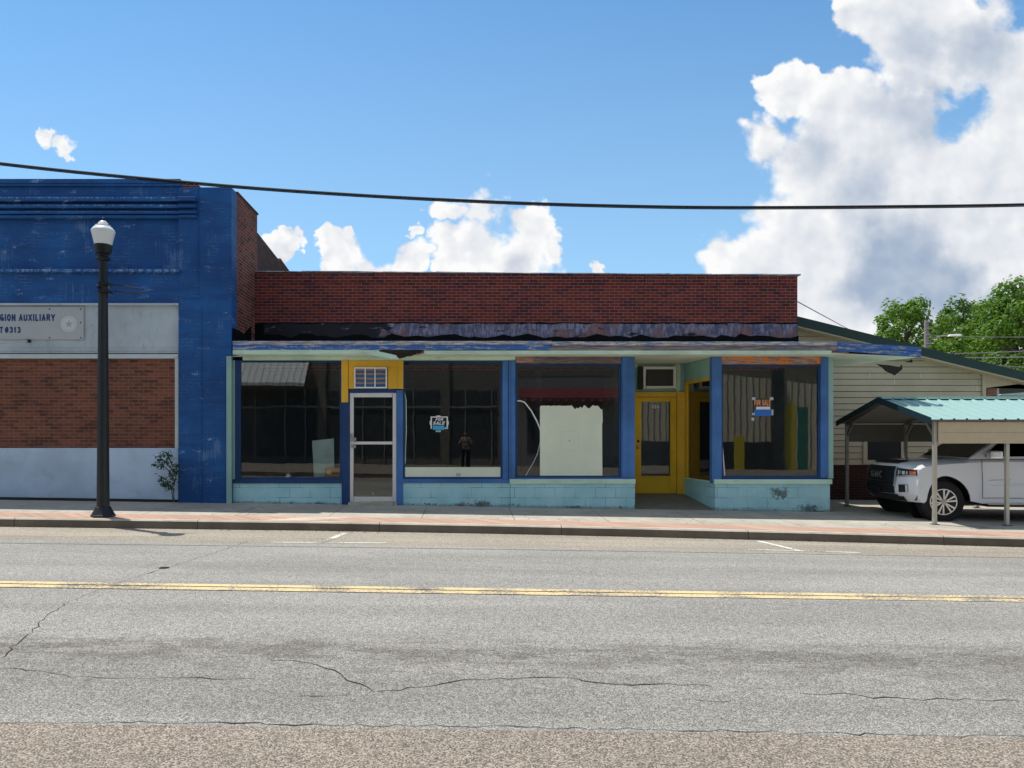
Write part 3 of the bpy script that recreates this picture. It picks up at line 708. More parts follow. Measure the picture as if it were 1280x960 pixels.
gp = MB(); gp.prism([(XL, YB + .03, walk_z(XL, YB) - .1), (XE - .9, YB + .03, walk_z(XE, YB) - .1), (XE - .9, YB + .03, walk_z(XE - .9, YB) + .055), (XL, YB + .03, walk_z(XL, YB) + .055)], (0, .018, 0)); gp.build('base_gap_shade', 'base_shadow_gap', bb)  # thin dark strip painted in for the shadowed gap at the wall foot
la = MB().tube([(bx(35), YB - .02, bz(426.5)), (bx(30), YB - .10, bz(428)), (bx(8), YB - .45, bz(433.5)), (bx(-25), YB - .85, bz(440))], .016); la.build('sign_lamp_arm', 'white_trim', bb)
box(bx(33.6), bx(36.5), YB - .03, YB + .058, bz(428), bz(424.5)).build('arm_bracket', 'black_metal', bb)
# sign
sg = thing('wall_sign', 'long grey auxiliary post sign with navy letters and round white emblem on the white board', 'sign', (-8, YB, bz(424)))
box(bx(-190), bx(103.5), YB + .030, YB + .052, bz(424), bz(383)).build('sign_board', 'sign_grey', sg)
hL = (401.2 - 392) / 63.0
text_mb('LEGION AUXILIARY', hL, bx(67.5), YB + .027, bz(401.2), 'RIGHT', bold=.045, width=(67.5 - (-13)) / 63.0).build('lettering', 'navy_ink', sg)
text_mb('UNIT', (416 - 408.2) / 62.0, bx(2.5), YB + .027, bz(416), 'RIGHT', width=17 / 62.0).build('lettering', 'navy_ink', sg)
text_mb('#313', (416 - 408.2) / 62.0, bx(24.7), YB + .027, bz(416), 'RIGHT', width=19.6 / 62.0).build('lettering', 'navy_ink', sg)
em = MB().lathe([(.168, 0), (.168, -.004)], (bx(85.4), YB + .029, bz(404.8)), 32, 'y').build('emblem', 'emblem_white', sg)
e2 = MB()
for k_ in range(20):
    a = k_ * math.pi / 10; r0, r1 = .125, .15
    c0 = Vector((bx(85.4), YB + .0225, bz(404.8)))
    d1 = Vector((math.cos(a), 0, math.sin(a))); t1 = Vector((-math.sin(a), 0, math.cos(a))) * .006
    e2.add([c0 + d1 * r0 - t1, c0 + d1 * r1 - t1, c0 + d1 * r1 + t1, c0 + d1 * r0 + t1], [(0, 1, 2, 3)])
st = []
for k_ in range(10):
    a = math.pi / 2 + k_ * math.pi / 5; rr = .085 if k_ % 2 == 0 else .036
    st.append((bx(85.4) + rr * math.cos(a), YB + .0222, bz(404.8) + rr * math.sin(a)))
e2.add(st + [(bx(85.4), YB + .0222, bz(404.8))], [(i, (i + 1) % 10, 10) for i in range(10)])
e2.build('emblem_relief', 'emblem_grey', em)
for (px, py) in ((61, 386), (100, 386), (61, 422), (100, 422), (100, 403)): MB().lathe([(.014, 0), (.014, -.006)], (bx(px), YB + .029, bz(py)), 8, 'y').build('bolt', 'black_metal', sg)

# ------------------------------------------------------------------ the shop
shop = thing('shop_building', 'low vacant brick shop with turquoise base, blue window posts and yellow doors', 'building', (1.4, YS, 0))
ZS = 3.05                                             # soffit height
XR = fx(1036)
zp = lambda x: fz(340, YP) - .012 * (x + 4.6) / 2.0 * .9
# parapet
n = 24; xs = [XE + .002 + (7.46 - XE) * i / n for i in range(n + 1)]
ptop = [fz(340.2 + (i / n) * 4.6 + .5 * math.sin(i * 1.9), YP) for i in range(n + 1)]
pw = MB().prism([(x, YP, z) for x, z in zip(xs, ptop)] + [(7.46, YP, 2.9), (XE + .002, YP, 2.9)], (0, .3, 0)); pw.build('parapet_wall', 'parapet_brick', shop)
sol = MB()                                             # soldier course: bricks on end, each slightly different
i = 0; x = XE + .01
while x < 7.44:
    t = (x - XE) / (7.46 - XE); zz = fz(340.2 + t * 4.6, YP)
    sol.box(x, min(x + .063, 7.455), YP - .012 - .004 * rnd.random(), YP - .002, zz - .215 + .004 * rnd.random(), zz - .012); x += .0705
sol.build('soldier_course', 'parapet_brick', shop)
cap = MB(); x = XE
while x < 7.50:
    L = rnd.uniform(.5, 1.3); x2 = min(x + L, 7.52); t = (x - XE) / (7.46 - XE); t2 = (x2 - XE) / (7.46 - XE); za = fz(340.2 + t * 4.6, YP) + .004; zb_ = fz(340.2 + t2 * 4.6, YP) + .004
    d1 = rnd.uniform(.014, .034); d2 = rnd.uniform(.014, .034)
    cap.hexa([(x, YP - .04, za), (x2, YP - .04, zb_), (x2, YP + .33, zb_), (x, YP + .33, za)], [(x, YP - .04, za + d1), (x2, YP - .04, zb_ + d2), (x2, YP + .33, zb_ + d2), (x, YP + .33, za + d1)]); x = x2 - .02 + .021
cap.build('parapet_cap', 'fascia_top', shop)
# tar and flashing at the foot of the parapet
def jag(x0, x1, zb, zt_, amp, step, y, th, seed):
    r_ = random.Random(seed); top = []; x = x0
    while x < x1: top.append((x, zt_ + r_.uniform(-amp, amp))); x += step * r_.uniform(.5, 1.4)
    top.append((x1, zt_)); return MB().prism([(a, y, b) for a, b in top] + [(x1, y, zb), (x0, y, zb)], (0, th, 0))
jag(XE + .003, 7.46, 3.1, fz(403.5, YP), .015, .12, YP - .016, .013, 3).build('tar_band', 'tar', shop)
jag(fx(330, YP), 7.45, fz(423, YP), fz(405, YP), .015, .2, YP - .024, .006, 4).build('metal_flashing', 'streaky_flashing', shop)
jag(fx(318, YP), 7.47, 3.1, fz(420, YP), .05, .22, YP - .040, .014, 5).build('tar_skirt', 'tar', shop)
ts = MB().prism([(XE + .004, YB + .02, 3.25), (XE + .004, 16.2, 3.25), (XE + .004, 16.2, 3.85), (XE + .004, 15.7, 3.60), (XE + .004, 15.2, 3.62), (XE + .004, YB + .05, 3.62)], (.012, 0, 0)); ts.build('tar_upturn', 'tar', shop)
# canopy
canopy = MB()
zfb, zft = fz(437.5, YF), fz(426, YF)
canopy.box(fx(291.5, YF), 7.5, YF + .05, YB + .05, ZS + .004, zft - .03); canopy.box(XE + .004, 7.5, YB + .051, YP - .042, ZS + .004, zft - .03)
cano = canopy.build('canopy', 'fascia_wood', shop)
fx_a = lambda px: fx(px, YF)
XC0 = fx_a(291)
box(XC0, fx_a(688), YF, YF + .045, fz(437.3, YF), fz(431, YF)).build('fascia', 'fascia_blue', cano)
box(fx_a(688) + .003, fx_a(1046), YF + .012, YF + .045, fz(438, YF), fz(432.2, YF)).build('fascia', 'fascia_wood', cano)
box(XC0, fx_a(690), YF - .012, YF + .047, fz(430.8, YF), fz(426.3, YF)).build('drip_edge', 'fascia_top', cano)
box(fx_a(690) + .003, fx_a(1046), YF - .012, YF + .047, fz(431.8, YF), fz(427, YF)).build('drip_edge', 'fascia_top', cano)
# soffit: strips with a torn place
sf = MB(); sf.box(XE + .004, XC0 - .001, YB + .04, YS + .02, ZS - .012, ZS); sf.box(XC0, fx_a(474), YF + .006, YS + .02, ZS - .012, ZS); sf.box(fx_a(530), fx_a(1046), YF + .006, YS + .02, ZS - .012, ZS)
sf.prism([(fx_a(474), YF + .25, ZS - .012), (fx_a(474), YS + .02, ZS - .012), (fx_a(530), YS + .02, ZS - .012), (fx_a(530), YF + .03, ZS - .012), (fx_a(522), YF + .30, ZS - .012), (fx_a(510), YF + .44, ZS - .012), (fx_a(496), YF + .40, ZS - .012)], (0, 0, .012))
sf.box(fx(793), fx(900), YS + .021, YD, ZS - .012, ZS)
sf.build('soffit', 'soffit_paint', cano)
MB().prism([TQ for TQ in [(fx_a(452), YF - .02, fz(437.4, YF)), (fx_a(470), YF - .02, fz(438.5, YF)), (fx_a(494), YF - .02, fz(444, YF)), (fx_a(499), YF - .02, fz(449, YF)), (fx_a(488), YF - .02, fz(449, YF)), (fx_a(452), YF - .02, fz(441.5, YF))]], (0, .012, 0)).build('sagging_board', 'mint_wood', cano)
box(XC0, fx_a(474), YF + .002, YF + .006, ZS - .03, fz(437.4, YF)).build('soffit_edge', 'mint_wood', cano)
box(fx_a(530), fx_a(1040), YF + .014, YF + .02, ZS - .028, fz(438.1, YF)).build('soffit_edge', 'mint_wood', cano)
t_ = MB(); r_ = random.Random(5)
def TP(px, py, y=YF + .003): return (fx(px, y), y, fz(py, y))
t_.prism([TP(*a) for a in ((470, 437.2), (531, 437.2), (524, 440.5), (519, 441.5), (515, 445), (509, 445.5), (505, 447), (499, 448.3), (496, 444.5), (489, 442), (481, 439.8))], (0, .012, 0))  # dark polygon stands in for the shaded hole; splinters follow
for i in range(16):
    a = 494 + i * 1.9; b = 447.5 - i * .38 + r_.uniform(-1.6, .6); c_ = a + r_.uniform(3, 8)
    y_ = YF - .012 - .004 * (i % 3)
    t_.add([TP(a, b, y_), TP(a + r_.uniform(.8, 1.6), b + .9, y_), TP(c_, b - r_.uniform(1.5, 5), y_), TP(c_ - 1, b - r_.uniform(2, 5), y_)], [(0, 1, 2, 3)])
t_.build('torn_hole_shade', 'rot_and_hole_dark', cano)
# sagging right wing of the canopy over the side yard
wg = MB()
xa, xb = fx_a(1046) + .003, fx_a(1151)
def wing(z0a, z0b, z1a, z1b, y0, y1, ins=0.0): return (lambda bk: MB().hexa([(xa, y0, z0a), (xb - ins, y0, z0b), (bk, y1, z0b), (xa, y1, z0a)], [(xa, y0, z1a), (xb - ins, y0, z1b), (bk, y1, z1b), (xa, y1, z1a)]))(xb - ins if y1 - y0 < .2 else xa + .75)
wing(fz(438, YF), fz(446.5, YF), fz(432, YF), fz(440, YF), YF, YF + .045).build('sagging_fascia', 'fascia_blue', cano)
wing(fz(431.8, YF), fz(439.8, YF), fz(427, YF), fz(434, YF), YF - .014, YF + .05).build('sagging_drip_edge', 'fascia_blue', cano)
wing(ZS - .012, 2.965, ZS, 2.98, YF + .047, 16.9, .06).build('side_soffit', 'soffit_paint', cano)
wing(ZS + .003, 2.983, zft - .03, 3.10, YF + .052, 16.88, .07).build('side_roof', 'tar', cano)
hp = MB().prism([(fx(1096, 16.6), 16.60, fz(455, 16.6)), (fx(1112, 16.6), 16.6, fz(456.5, 16.6)), (fx(1126, 16.6), 16.6, fz(459, 16.6)), (fx(1126.5, 16.6), 16.6, fz(456, 16.6)), (fx(1127.6, 16.6), 16.6, fz(456.5, 16.6)), (fx(1128, 16.6), 16.6, fz(461.5, 16.6)), (fx(1119, 16.6), 16.6, fz(469, 16.6)), (fx(1108, 16.6), 16.6, fz(464, 16.6)), (fx(1103, 16.6), 16.6, fz(459, 16.6))], (0, .03, .0))
hp.build('hanging_scrap', 'rot_and_hole_dark', cano)
MB().prism([(fx(1132, 15.5), 15.5, fz(452.5, 15.5)), (fx(1140, 15.5), 15.5, fz(449, 15.5)), (fx(1141, 15.5), 15.5, fz(453, 15.5))], (0, .03, 0)).build('hanging_scrap', 'rot_and_hole_dark', cano)

# knee walls
def knee(x0, x1, ztop, name='knee_wall', m='teal_painted_block', y=YS, th=.2):
    return box(x0, x1, y, y + th, -.6, ztop).build(name, m, shop, bevel=.006)
knee(XE + .003, fx(428), fz(604)); knee(fx(502), fx(638), fz(603.5)); 
box(fx(638) + .002, fx(793), YS - .05, YS + .2, -.6, fz(604)).build('knee_wall', 'teal_painted_block', shop, bevel=.006)
rk = MB().prism([(fx(893), YS - .05, -.6), (XR, YS - .05, -.6), (XR, YS + .2, -.6), (fx(905), YS + .2, -.6), (fx(861, YD), YD, -.6), (fx(855, YD), YD, -.6)], (0, 0, fz(604) + .6))
rk.build('knee_wall', 'teal_painted_block', shop, bevel=.006)
box(fx(285.6), fx(291.8), YB - .05, YB - .003, walk_z(XE, YS) - .1, ZS - .014).build('end_jamb', 'mint_wall', shop)
# sills
box(XE + .003, fx(428), YS - .035, YS + .12, fz(604) + .001, fz(599)).build('sill', 'navy_wood', shop, bevel=.004)
box(fx(502), fx(644), YS - .03, YS + .12, fz(603.5) + .001, fz(598.5)).build('sill', 'blue_wood', shop, bevel=.004)
box(fx(637), fx(793.5), YS - .075, YS - .032, fz(604.5), fz(598.6)).build('sill', 'mint_wood', shop, bevel=.004)
box(fx(644) + .002, fx(793), YS - .031, YS + .12, fz(602), fz(597)).build('sill', 'blue_wood', shop, bevel=.004)
box(fx(891), fx(1038), YS - .08, YS - .022, fz(604.8), fz(599)).build('sill', 'mint_wood', shop, bevel=.004)
box(fx(903), fx(1034), YS - .02, YS + .12, fz(604) + .002, fz(597)).build('sill', 'navy_wood', shop, bevel=.004)
# headers
box(XC0 + .02, fx(644), YS - .035, YS + .1, fz(450.5), ZS - .014).build('header_board', 'mint_wood', shop, bevel=.004)
o = box(fx(644) + .002, fx(776), YS - .03, YS + .1, fz(454.5), ZS - .014).build('header_board', 'rotten_grey', shop, bevel=.006); o['label'] = 'bare grey rotten header board'
MB().xz([(fx(645), fz(453.5)), (fx(650), fz(454)), (fx(667), fz(452.5)), (fx(668), fz(447.5)), (fx(655), fz(446.2)), (fx(645), fz(446.5))], YS - .033, .002).build('bare_patch', 'rotten_orange', shop)
o = box(fx(900.5), fx(1024.5), YS - .04, YS + .1, fz(455.5), ZS - .014).build('header_board', 'rotten_orange', shop, bevel=.006); o['label'] = 'orange stained rotten header board'
# posts
def post(x0, x1, z0, z1, m='blue_wood', pr=.04):
    mb = MB(); mb.box(x0, x1, YS - pr, YS + .1, z0, z1)
    return mb.build('window_post', m, shop, bevel=.005)
post(fx(290.2), fx(294), fz(599) + .001, fz(450.5) - .001, 'mint_wall', .03); post(fx(294.1), fx(298.5), fz(599) + .001, fz(450.5) - .001, 'navy_wood', .02)
p_ = post(fx(628), fx(644), fz(598.5) + .001, fz(450.5) - .001)
box(fx(634.8), fx(636), YS - .046, YS - .042, fz(598), fz(451)).build('post_groove', 'navy_wood', p_); box(fx(639), fx(644), YS - .06, YS - .041, fz(598), fz(451)).build('post_batten', 'blue_wood', p_)
p_ = post(fx(776.3), fx(793), fz(597) + .001, ZS - .014); box(fx(777.5), fx(784), YS - .058, YS - .042, fz(596), fz(446)).build('post_batten', 'blue_wood', p_)
post(fx(889), fx(901), fz(604), ZS - .014, 'blue_wood', .055)
post(fx(1025), fx(1034.5), fz(597) + .001, fz(445.5), 'blue_wood', .04)
box(fx(1034.7), fx(1041), YS - .02, YS + .2, fz(598), ZS - .014).build('end_jamb', 'mint_wall', shop)
# windows: frame > pane
def window(px0, px1, py0, py1, m='navy_wood', fw=2.2):
    x0, x1, z0, z1 = fx(px0), fx(px1), fz(py1), fz(py0); t = fw / 61.5
    mb = MB(); mb.box(x0, x0 + t, YS - .008, YS + .06, z0, z1); mb.box(x1 - t, x1, YS - .008, YS + .06, z0, z1); mb.box(x0 + t, x1 - t, YS - .008, YS + .06, z1 - t, z1); mb.box(x0 + t, x1 - t, YS - .008, YS + .06, z0, z0 + t)
    wn = mb.build('window', m, shop)
    box(x0 + t - .003, x1 - t + .003, YS + .02, YS + .027, z0 + t - .003, z1 - t + .003).build('pane', 'shop_glass', wn)
    return wn
w1 = window(298.6, 427, 450.7, 598.8); w2 = window(504, 627.8, 450.7, 598.3); w3 = window(644.4, 776, 454.7, 596.8); w4 = window(901.3, 1024.8, 455.7, 596.8)
# white tape along the crack of the third pane
def tape(pts, wd, y, name, m, par):
    mb = MB(); P = [Vector((fx(a), 0, fz(b))) for a, b in pts]; rows = []
    Q = []
    for a, b in zip(P, P[1:]):
        for i in range(4): Q.append(a.lerp(b, i / 4))
    Q.append(P[-1])
    for i, a in enumerate(Q):
        t = (Q[min(i + 1, len(Q) - 1)] - Q[max(i - 1, 0)]).normalized(); n_ = Vector((-t.z, 0, t.x)); ww = wd * (.75 + .5 * abs(mnoise.noise(Vector((i * .7, 3, 1)))))
        rows.append([(a.x + n_.x * ww / 2, y, a.z + n_.z * ww / 2), (a.x - n_.x * ww / 2, y, a.z - n_.z * ww / 2)])
    return mb.sheet(rows).build(name, m, par)
tape([(645, 501), (651, 501), (656, 503), (664, 513), (671, 526), (675, 536), (676.5, 541)], .032, YS + .017, 'crack_tape', 'tape_white', w3)
tape([(676.5, 541), (675.5, 552), (672, 567), (667, 578), (661, 588), (656.5, 596)], .018, YS + .017, 'crack_tape', 'tape_grey', w3)
tape([(902.8, 552), (904.5, 572), (906.3, 595)], .028, YS + .016, 'glass_tape', 'tape_white', w4)
tape([(505.5, 489), (507.5, 500), (507.8, 540), (507, 560), (506.4, 580)], .02, YS + .016, 'glass_tape', 'mint_wood', w2)
box(fx(506.4), fx(625.6), YS + .004, YS + .016, fz(596.2), fz(584)).build('painted_band', 'mint_board', w2)
# small window stickers
def flake(px, py, r, par, y, m):
    mb = MB(); c = Vector((fx(px), y, fz(py)))
    for k_ in range(3):
        a = k_ * math.pi / 3 + .2; d_ = Vector((math.cos(a), 0, math.sin(a))) * r; nn = Vector((-math.sin(a), 0, math.cos(a))) * r * .16
        yy = Vector((0, -.0006 * k_, 0)); mb.add([c - d_ - nn + yy, c + d_ - nn + yy, c + d_ + nn + yy, c - d_ + nn + yy], [(0, 1, 2, 3)])
    return mb.build('sticker', m, par)
flake(360, 595, .055, w1, YS + .017, 'tape_grey')
box(fx(570), fx(576), YS + .002, YS + .0035, fz(595.5), fz(591.5)).build('sticker', 'tape_grey', w2)

# entrance bay with the white door
box(fx(427.2), fx(437), YS - .02, YS + .12, walk_z(fx(430), YS) - .1, fz(487.5)).build('door_post', 'navy_wood', shop, bevel=.004)
box(fx(495.5), fx(503.8), YS - .02, YS + .12, walk_z(fx(500), YS) - .1, fz(487.5)).build('door_post', 'blue_wood', shop, bevel=.004)
box(fx(437) + .002, fx(495.5) - .002, YS + .0, YS + .12, fz(491), fz(486)).build('door_head', 'navy_wood', shop)
yp = MB()
yp.box(fx(427.2), fx(435.5), YS - .045, YS - .022, fz(503), fz(450.7)); yp.box(fx(435.8), fx(503.8), YS - .022, YS + .1, fz(459), fz(450.7)); yp.box(fx(435.8), fx(443), YS - .022, YS + .1, fz(486), fz(459.1))
yp.box(fx(485), fx(503.8), YS - .022, YS + .1, fz(486), fz(459.1)); yp.box(fx(498), fx(504.3), YS - .04, YS - .023, fz(486.3), fz(450.7))
yp.build('yellow_panel', 'yellow_wood', shop, bevel=.004)
tw = MB(); fr_ = 1.7
x0, x1, z0, z1 = fx(443), fx(484), fz(485.5), fz(459.3); t = .028
tw.box(x0, x0 + t, YS - .05, YS + .03, z0, z1); tw.box(x1 - t, x1, YS - .05, YS + .03, z0, z1); tw.box(x0 + t, x1 - t, YS - .05, YS + .03, z1 - t, z1); tw.box(x0 + t, x1 - t, YS - .05, YS + .03, z0, z0 + t)
for px in (456.8, 469): tw.box(fx(px) - .011, fx(px) + .011, YS - .045, YS + .03, z0 + t, z1 - t)
trw = tw.build('transom_window', 'white_plastic', shop, bevel=.003)
box(x0 + t, x1 - t, YS - .012, YS - .002, z0 + t, z1 - t).build('blind', 'striped_blind', trw)
sd_ = MB(); x0, x1, z0, z1 = fx(437.2), fx(495.3), fz(627.2), fz(491.2); t = .075
sd_.box(x0, x0 + t, YS + .01, YS + .06, z0, z1); sd_.box(x1 - t, x1, YS + .01, YS + .06, z0, z1); sd_.box(x0 + t, x1 - t, YS + .01, YS + .06, z1 - .085, z1); sd_.box(x0 + t, x1 - t, YS + .01, YS + .06, z0, z0 + .10)
sd_.box(x0 + t, x1 - t, YS + .012, YS + .058, fz(555.5), fz(552))
door = sd_.build('white_door', 'white_aluminium', shop, bevel=.004)
box(x0 + t - .003, x1 - t + .003, YS + .03, YS + .036, z0 + .09, z1 - .08).build('pane', 'shop_glass', door)
hd = MB(); hd.box(fx(437.5), fx(445.5), YS - .035, YS + .009, fz(551), fz(547)); hd.box(fx(438), fx(440.5), YS - .02, YS + .009, fz(552), fz(542)); hd.box(fx(439), fx(445), YS - .03, YS + .009, fz(560), fz(556)); hd.build('handle', 'steel', door, bevel=.004)
flake(466, 617, .03, door, YS + .028, 'emblem_grey')
box(fx(436), fx(496.5), YS - .12, YS + .12, -.5, fz(627.5)).build('threshold', 'kerb_concrete', shop, bevel=.006)

# recessed entrance with yellow door
ef = MB().prism([(fx(793) + .002, YS + .16, walk_z(4, YS) - .01), (fx(893), YS - .0, walk_z(5, YS) - .01), (fx(857, YD), YD, fz(617.5, YD)), (fx(788, YD), YD, fz(617.5, YD))], (0, 0, -.3))
ef = MB().add([(fx(793) - .02, YS - .01, walk_z(3.4, YS) + .004), (fx(897), YS - .01, walk_z(5.1, YS) + .004), (fx(862, YD), YD + .02, fz(617.3, YD)), (fx(776, YD), YD + .02, fz(617.3, YD))], [(0, 1, 2, 3)])
ef.build('entry_floor', 'entry_floor', shop)
box(fx(793) - .12, fx(793) - .002, YS + .12, YD + .1, -.3, ZS - .014).build('entry_side_wall', 'mint_wall', shop)
dz_ = lambda py: fz(py, YD)
dxx = lambda px: fx(px, YD)
box(dxx(776), dxx(864), YD + .06, YD + .12, dz_(491), ZS - .014).build('transom_wall', 'mint_wall', shop)
tb = MB(); tb.box(dxx(846), dxx(851), YD + .03, YD + .058, dz_(490), dz_(452)); tb.box(dxx(780), dxx(846) - .002, YD + .035, YD + .058, dz_(459), dz_(452)); tb.build('transom_trim', 'mint_wood', shop)
ac = MB(); a0, a1, b0, b1 = dxx(802.5), dxx(843), dz_(486), dz_(459); t = .055
ac.box(a0, a0 + t, YD - .14, YD + .03, b0, b1); ac.box(a1 - t, a1, YD - .14, YD + .03, b0, b1); ac.box(a0 + t, a1 - t, YD - .14, YD + .03, b1 - t, b1); ac.box(a0 + t, a1 - t, YD - .14, YD + .03, b0, b0 + t)
aco = ac.build('air_conditioner', 'cream_metal', shop, bevel=.008)
gr = MB(); gr.box(a0 + t, a1 - t, YD - .09, YD + .02, b0 + t, b1 - t)
for i in range(11): gr.box(a0 + t, a1 - t, YD - .102, YD - .091, b0 + t + .006 + i * (b1 - b0 - 2 * t) / 11, b0 + t + .016 + i * (b1 - b0 - 2 * t) / 11)
gr.build('grill', 'ac_grill', aco)
box(a0 - .09, a0 - .003, YD - .1, YD + .05, b0 - .02, b1 + .01).build('side_filler', 'dark_plastic', aco)
fm = MB(); fm.box(dxx(782), dxx(796), YD + .0, YD + .1, dz_(617), dz_(490)); fm.box(dxx(846), dxx(857), YD - .03, YD + .1, dz_(617.5), dz_(490)); fm.box(dxx(796) + .002, dxx(846) - .002, YD + .0, YD + .1, dz_(496), dz_(490))
fm.build('door_frame', 'yellow_wood', shop, bevel=.005)
yd = MB(); x0, x1, z0, z1 = dxx(796.3), dxx(845.7), dz_(616.8), dz_(496.5); gx0, gx1, gz0, gz1 = dxx(801.5), dxx(838), dz_(595), dz_(502)
yd.box(x0, gx0, YD + .02, YD + .065, z0, z1); yd.box(gx1, x1, YD + .02, YD + .065, z0, z1); yd.box(gx0, gx1, YD + .02, YD + .065, gz1, z1); yd.box(gx0, gx1, YD + .02, YD + .065, z0, gz0)
yd.box(gx0 - .004, gx1 + .004, YD + .005, YD + .019, gz0 - .03, gz0)
ydo = yd.build('yellow_door', 'yellow_door_paint', shop, bevel=.004)
box(gx0 - .003, gx1 + .003, YD + .04, YD + .046, gz0 - .003, gz1 + .003).build('pane', 'shop_glass', ydo)
text_mb('126', .075, dxx(820), YD + .036, dz_(510.4), 'CENTER', width=.16, stroke=.2).build('door_number', 'white_ink', ydo)
MB().lathe([(.012, 0), (.012, -.03), (.03, -.04), (.034, -.06), (.02, -.075)], (dxx(797.8), YD + .02, dz_(559)), 14, 'y').build('door_knob', 'brass', ydo); MB().lathe([(.03, 0), (.03, -.015)], (dxx(797.8), YD + .02, dz_(551.5)), 14, 'y').build('lock', 'dark_plastic', ydo)
# splayed side of the recess: window over the low wall
A0 = Vector((fx(893), YS, 0)); A1 = Vector((fx(857, YD), YD, 0))
def sp(t, z, o=0.0):
    n_ = Vector((-(A1 - A0).y, (A1 - A0).x, 0)).normalized()
    return A0.lerp(A1, t) + n_ * o + Vector((0, 0, z))
def spbox(t0, t1, z0, z1, o0, o1):
    return MB().hexa([sp(t0, z0, o0), sp(t1, z0, o0), sp(t1, z0, o1), sp(t0, z0, o1)], [sp(t0, z1, o0), sp(t1, z1, o0), sp(t1, z1, o1), sp(t0, z1, o1)])
ztr = fz(474.5)
spbox(.02, .98, ztr + .06, ZS - .014, -.06, .02).build('recess_header', 'mint_wall', shop)
m_ = spbox(.0, .985, ztr, ztr + .058, -.06, .035); m2 = spbox(.90, .985, fz(602), ztr - .002, -.06, .035); m_.v += []; m_.add(m2.v, m2.f)
rw = m_.build('recess_window', 'yellow_wood', shop)
spbox(.02, .9, fz(604) + .002, ztr, -.012, -.006).build('pane', 'shop_glass', rw)
spbox(.02, .97, fz(604) + .001, fz(602) - .002, -.08, .05).build('recess_sill', 'mint_wood', shop)

# interior shell
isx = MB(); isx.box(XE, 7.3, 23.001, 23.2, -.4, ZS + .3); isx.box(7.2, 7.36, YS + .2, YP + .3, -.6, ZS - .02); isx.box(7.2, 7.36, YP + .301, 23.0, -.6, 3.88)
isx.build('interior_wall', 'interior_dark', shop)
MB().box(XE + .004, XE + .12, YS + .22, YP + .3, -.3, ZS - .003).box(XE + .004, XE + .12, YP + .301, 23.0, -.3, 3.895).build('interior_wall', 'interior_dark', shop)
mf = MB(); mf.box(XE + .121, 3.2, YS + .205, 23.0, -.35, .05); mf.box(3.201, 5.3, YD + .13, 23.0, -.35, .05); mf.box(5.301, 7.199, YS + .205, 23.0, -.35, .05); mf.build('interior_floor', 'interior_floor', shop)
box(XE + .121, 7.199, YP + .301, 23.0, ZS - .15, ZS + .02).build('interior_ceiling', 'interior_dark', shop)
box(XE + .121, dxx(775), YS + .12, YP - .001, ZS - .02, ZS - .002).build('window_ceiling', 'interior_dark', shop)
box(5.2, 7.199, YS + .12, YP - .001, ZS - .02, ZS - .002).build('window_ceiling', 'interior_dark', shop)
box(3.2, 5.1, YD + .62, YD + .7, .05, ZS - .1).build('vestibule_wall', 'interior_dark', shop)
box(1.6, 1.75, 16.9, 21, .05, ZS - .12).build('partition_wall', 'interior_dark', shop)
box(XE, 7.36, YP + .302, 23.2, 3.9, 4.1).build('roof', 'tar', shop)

# things standing in the windows
mp = [(675, 597.2), (675, 509)]; r_ = random.Random(9)
for i in range(34):
    px = 676 + i * 2.25; j = .5 if i < 16 else 3.2
    mp.append((px, 507.2 + (0 if i < 16 else 1.8) + r_.uniform(-j, j)))
mp += [(753, 512), (753.4, 527), (752.6, 530), (753, 597.2)]
mpo = MB().xz([(fx(a, YS + .004), fz(b, YS + .004)) for a, b in mp], YS + .004, .012).build('blocking_board', 'mint_board')
tag(mpo, 'pale mint board with ragged top edge blocking the pane beside the yellow door', 'board')
rr = [(fx(712 + 11 * sx_), fz(551.5 + 12 * sz_)) for sx_, sz_ in ((-1, -.7), (-.7, -1), (.7, -1), (1, -.7), (1, .7), (.7, 1), (-.7, 1), (-1, .7))]
ol = MB()
for i in range(8):
    a, b = rr[i], rr[(i + 1) % 8]; d_ = Vector((b[0] - a[0], 0, b[1] - a[1])); n_ = Vector((-d_.z, 0, d_.x)).normalized() * .006
    ol.add([(a[0] + n_.x, YS + .0025, a[1] + n_.z), (b[0] + n_.x, YS + .0025, b[1] + n_.z), (b[0] - n_.x, YS + .0025, b[1] - n_.z), (a[0] - n_.x, YS + .0025, a[1] - n_.z)], [(0, 1, 2, 3)])
ol.build('cut_outline', 'soffit_paint', mpo); MB().lathe([(.012, 0), (.012, -.003)], (fx(712), YS + .0035, fz(551)), 8, 'y').build('screw', 'royal_ink', mpo)
YW = YS + .16
lbp = MB().hexa([(fx(392.5, YW), YW, fz(598.5, YW)), (fx(418, YW), YW, fz(598.5, YW)), (fx(418, YW), YW + .012, fz(598.5, YW)), (fx(392.5, YW), YW + .012, fz(598.5, YW))], [(fx(388.6, YW), YW + .12, fz(551, YW)), (fx(416, YW), YW + .12, fz(548, YW)), (fx(416, YW), YW + .132, fz(548, YW)), (fx(388.6, YW), YW + .132, fz(551, YW))]).build('leaning_board', 'bluegrey_board')
tag(lbp, 'pale blue grey stained board leaning tilted inside the leftmost shop window', 'board')
oc = thing('window_card', 'small orange card with white star burst standing on the leftmost window sill', 'card', (fx(416, YS + .1), YS + .1, fz(598.5, YS + .1)))
yc = YS + .085; xc = lambda p: fx(p, yc); zc = lambda p: fz(p, yc)
box(xc(406.2), xc(426.3), yc, yc + .02, zc(598.3), zc(585.2)).build('card_face', 'orange_card', oc)
sb = MB(); c = Vector((xc(411), yc - .002, zc(590.5)))
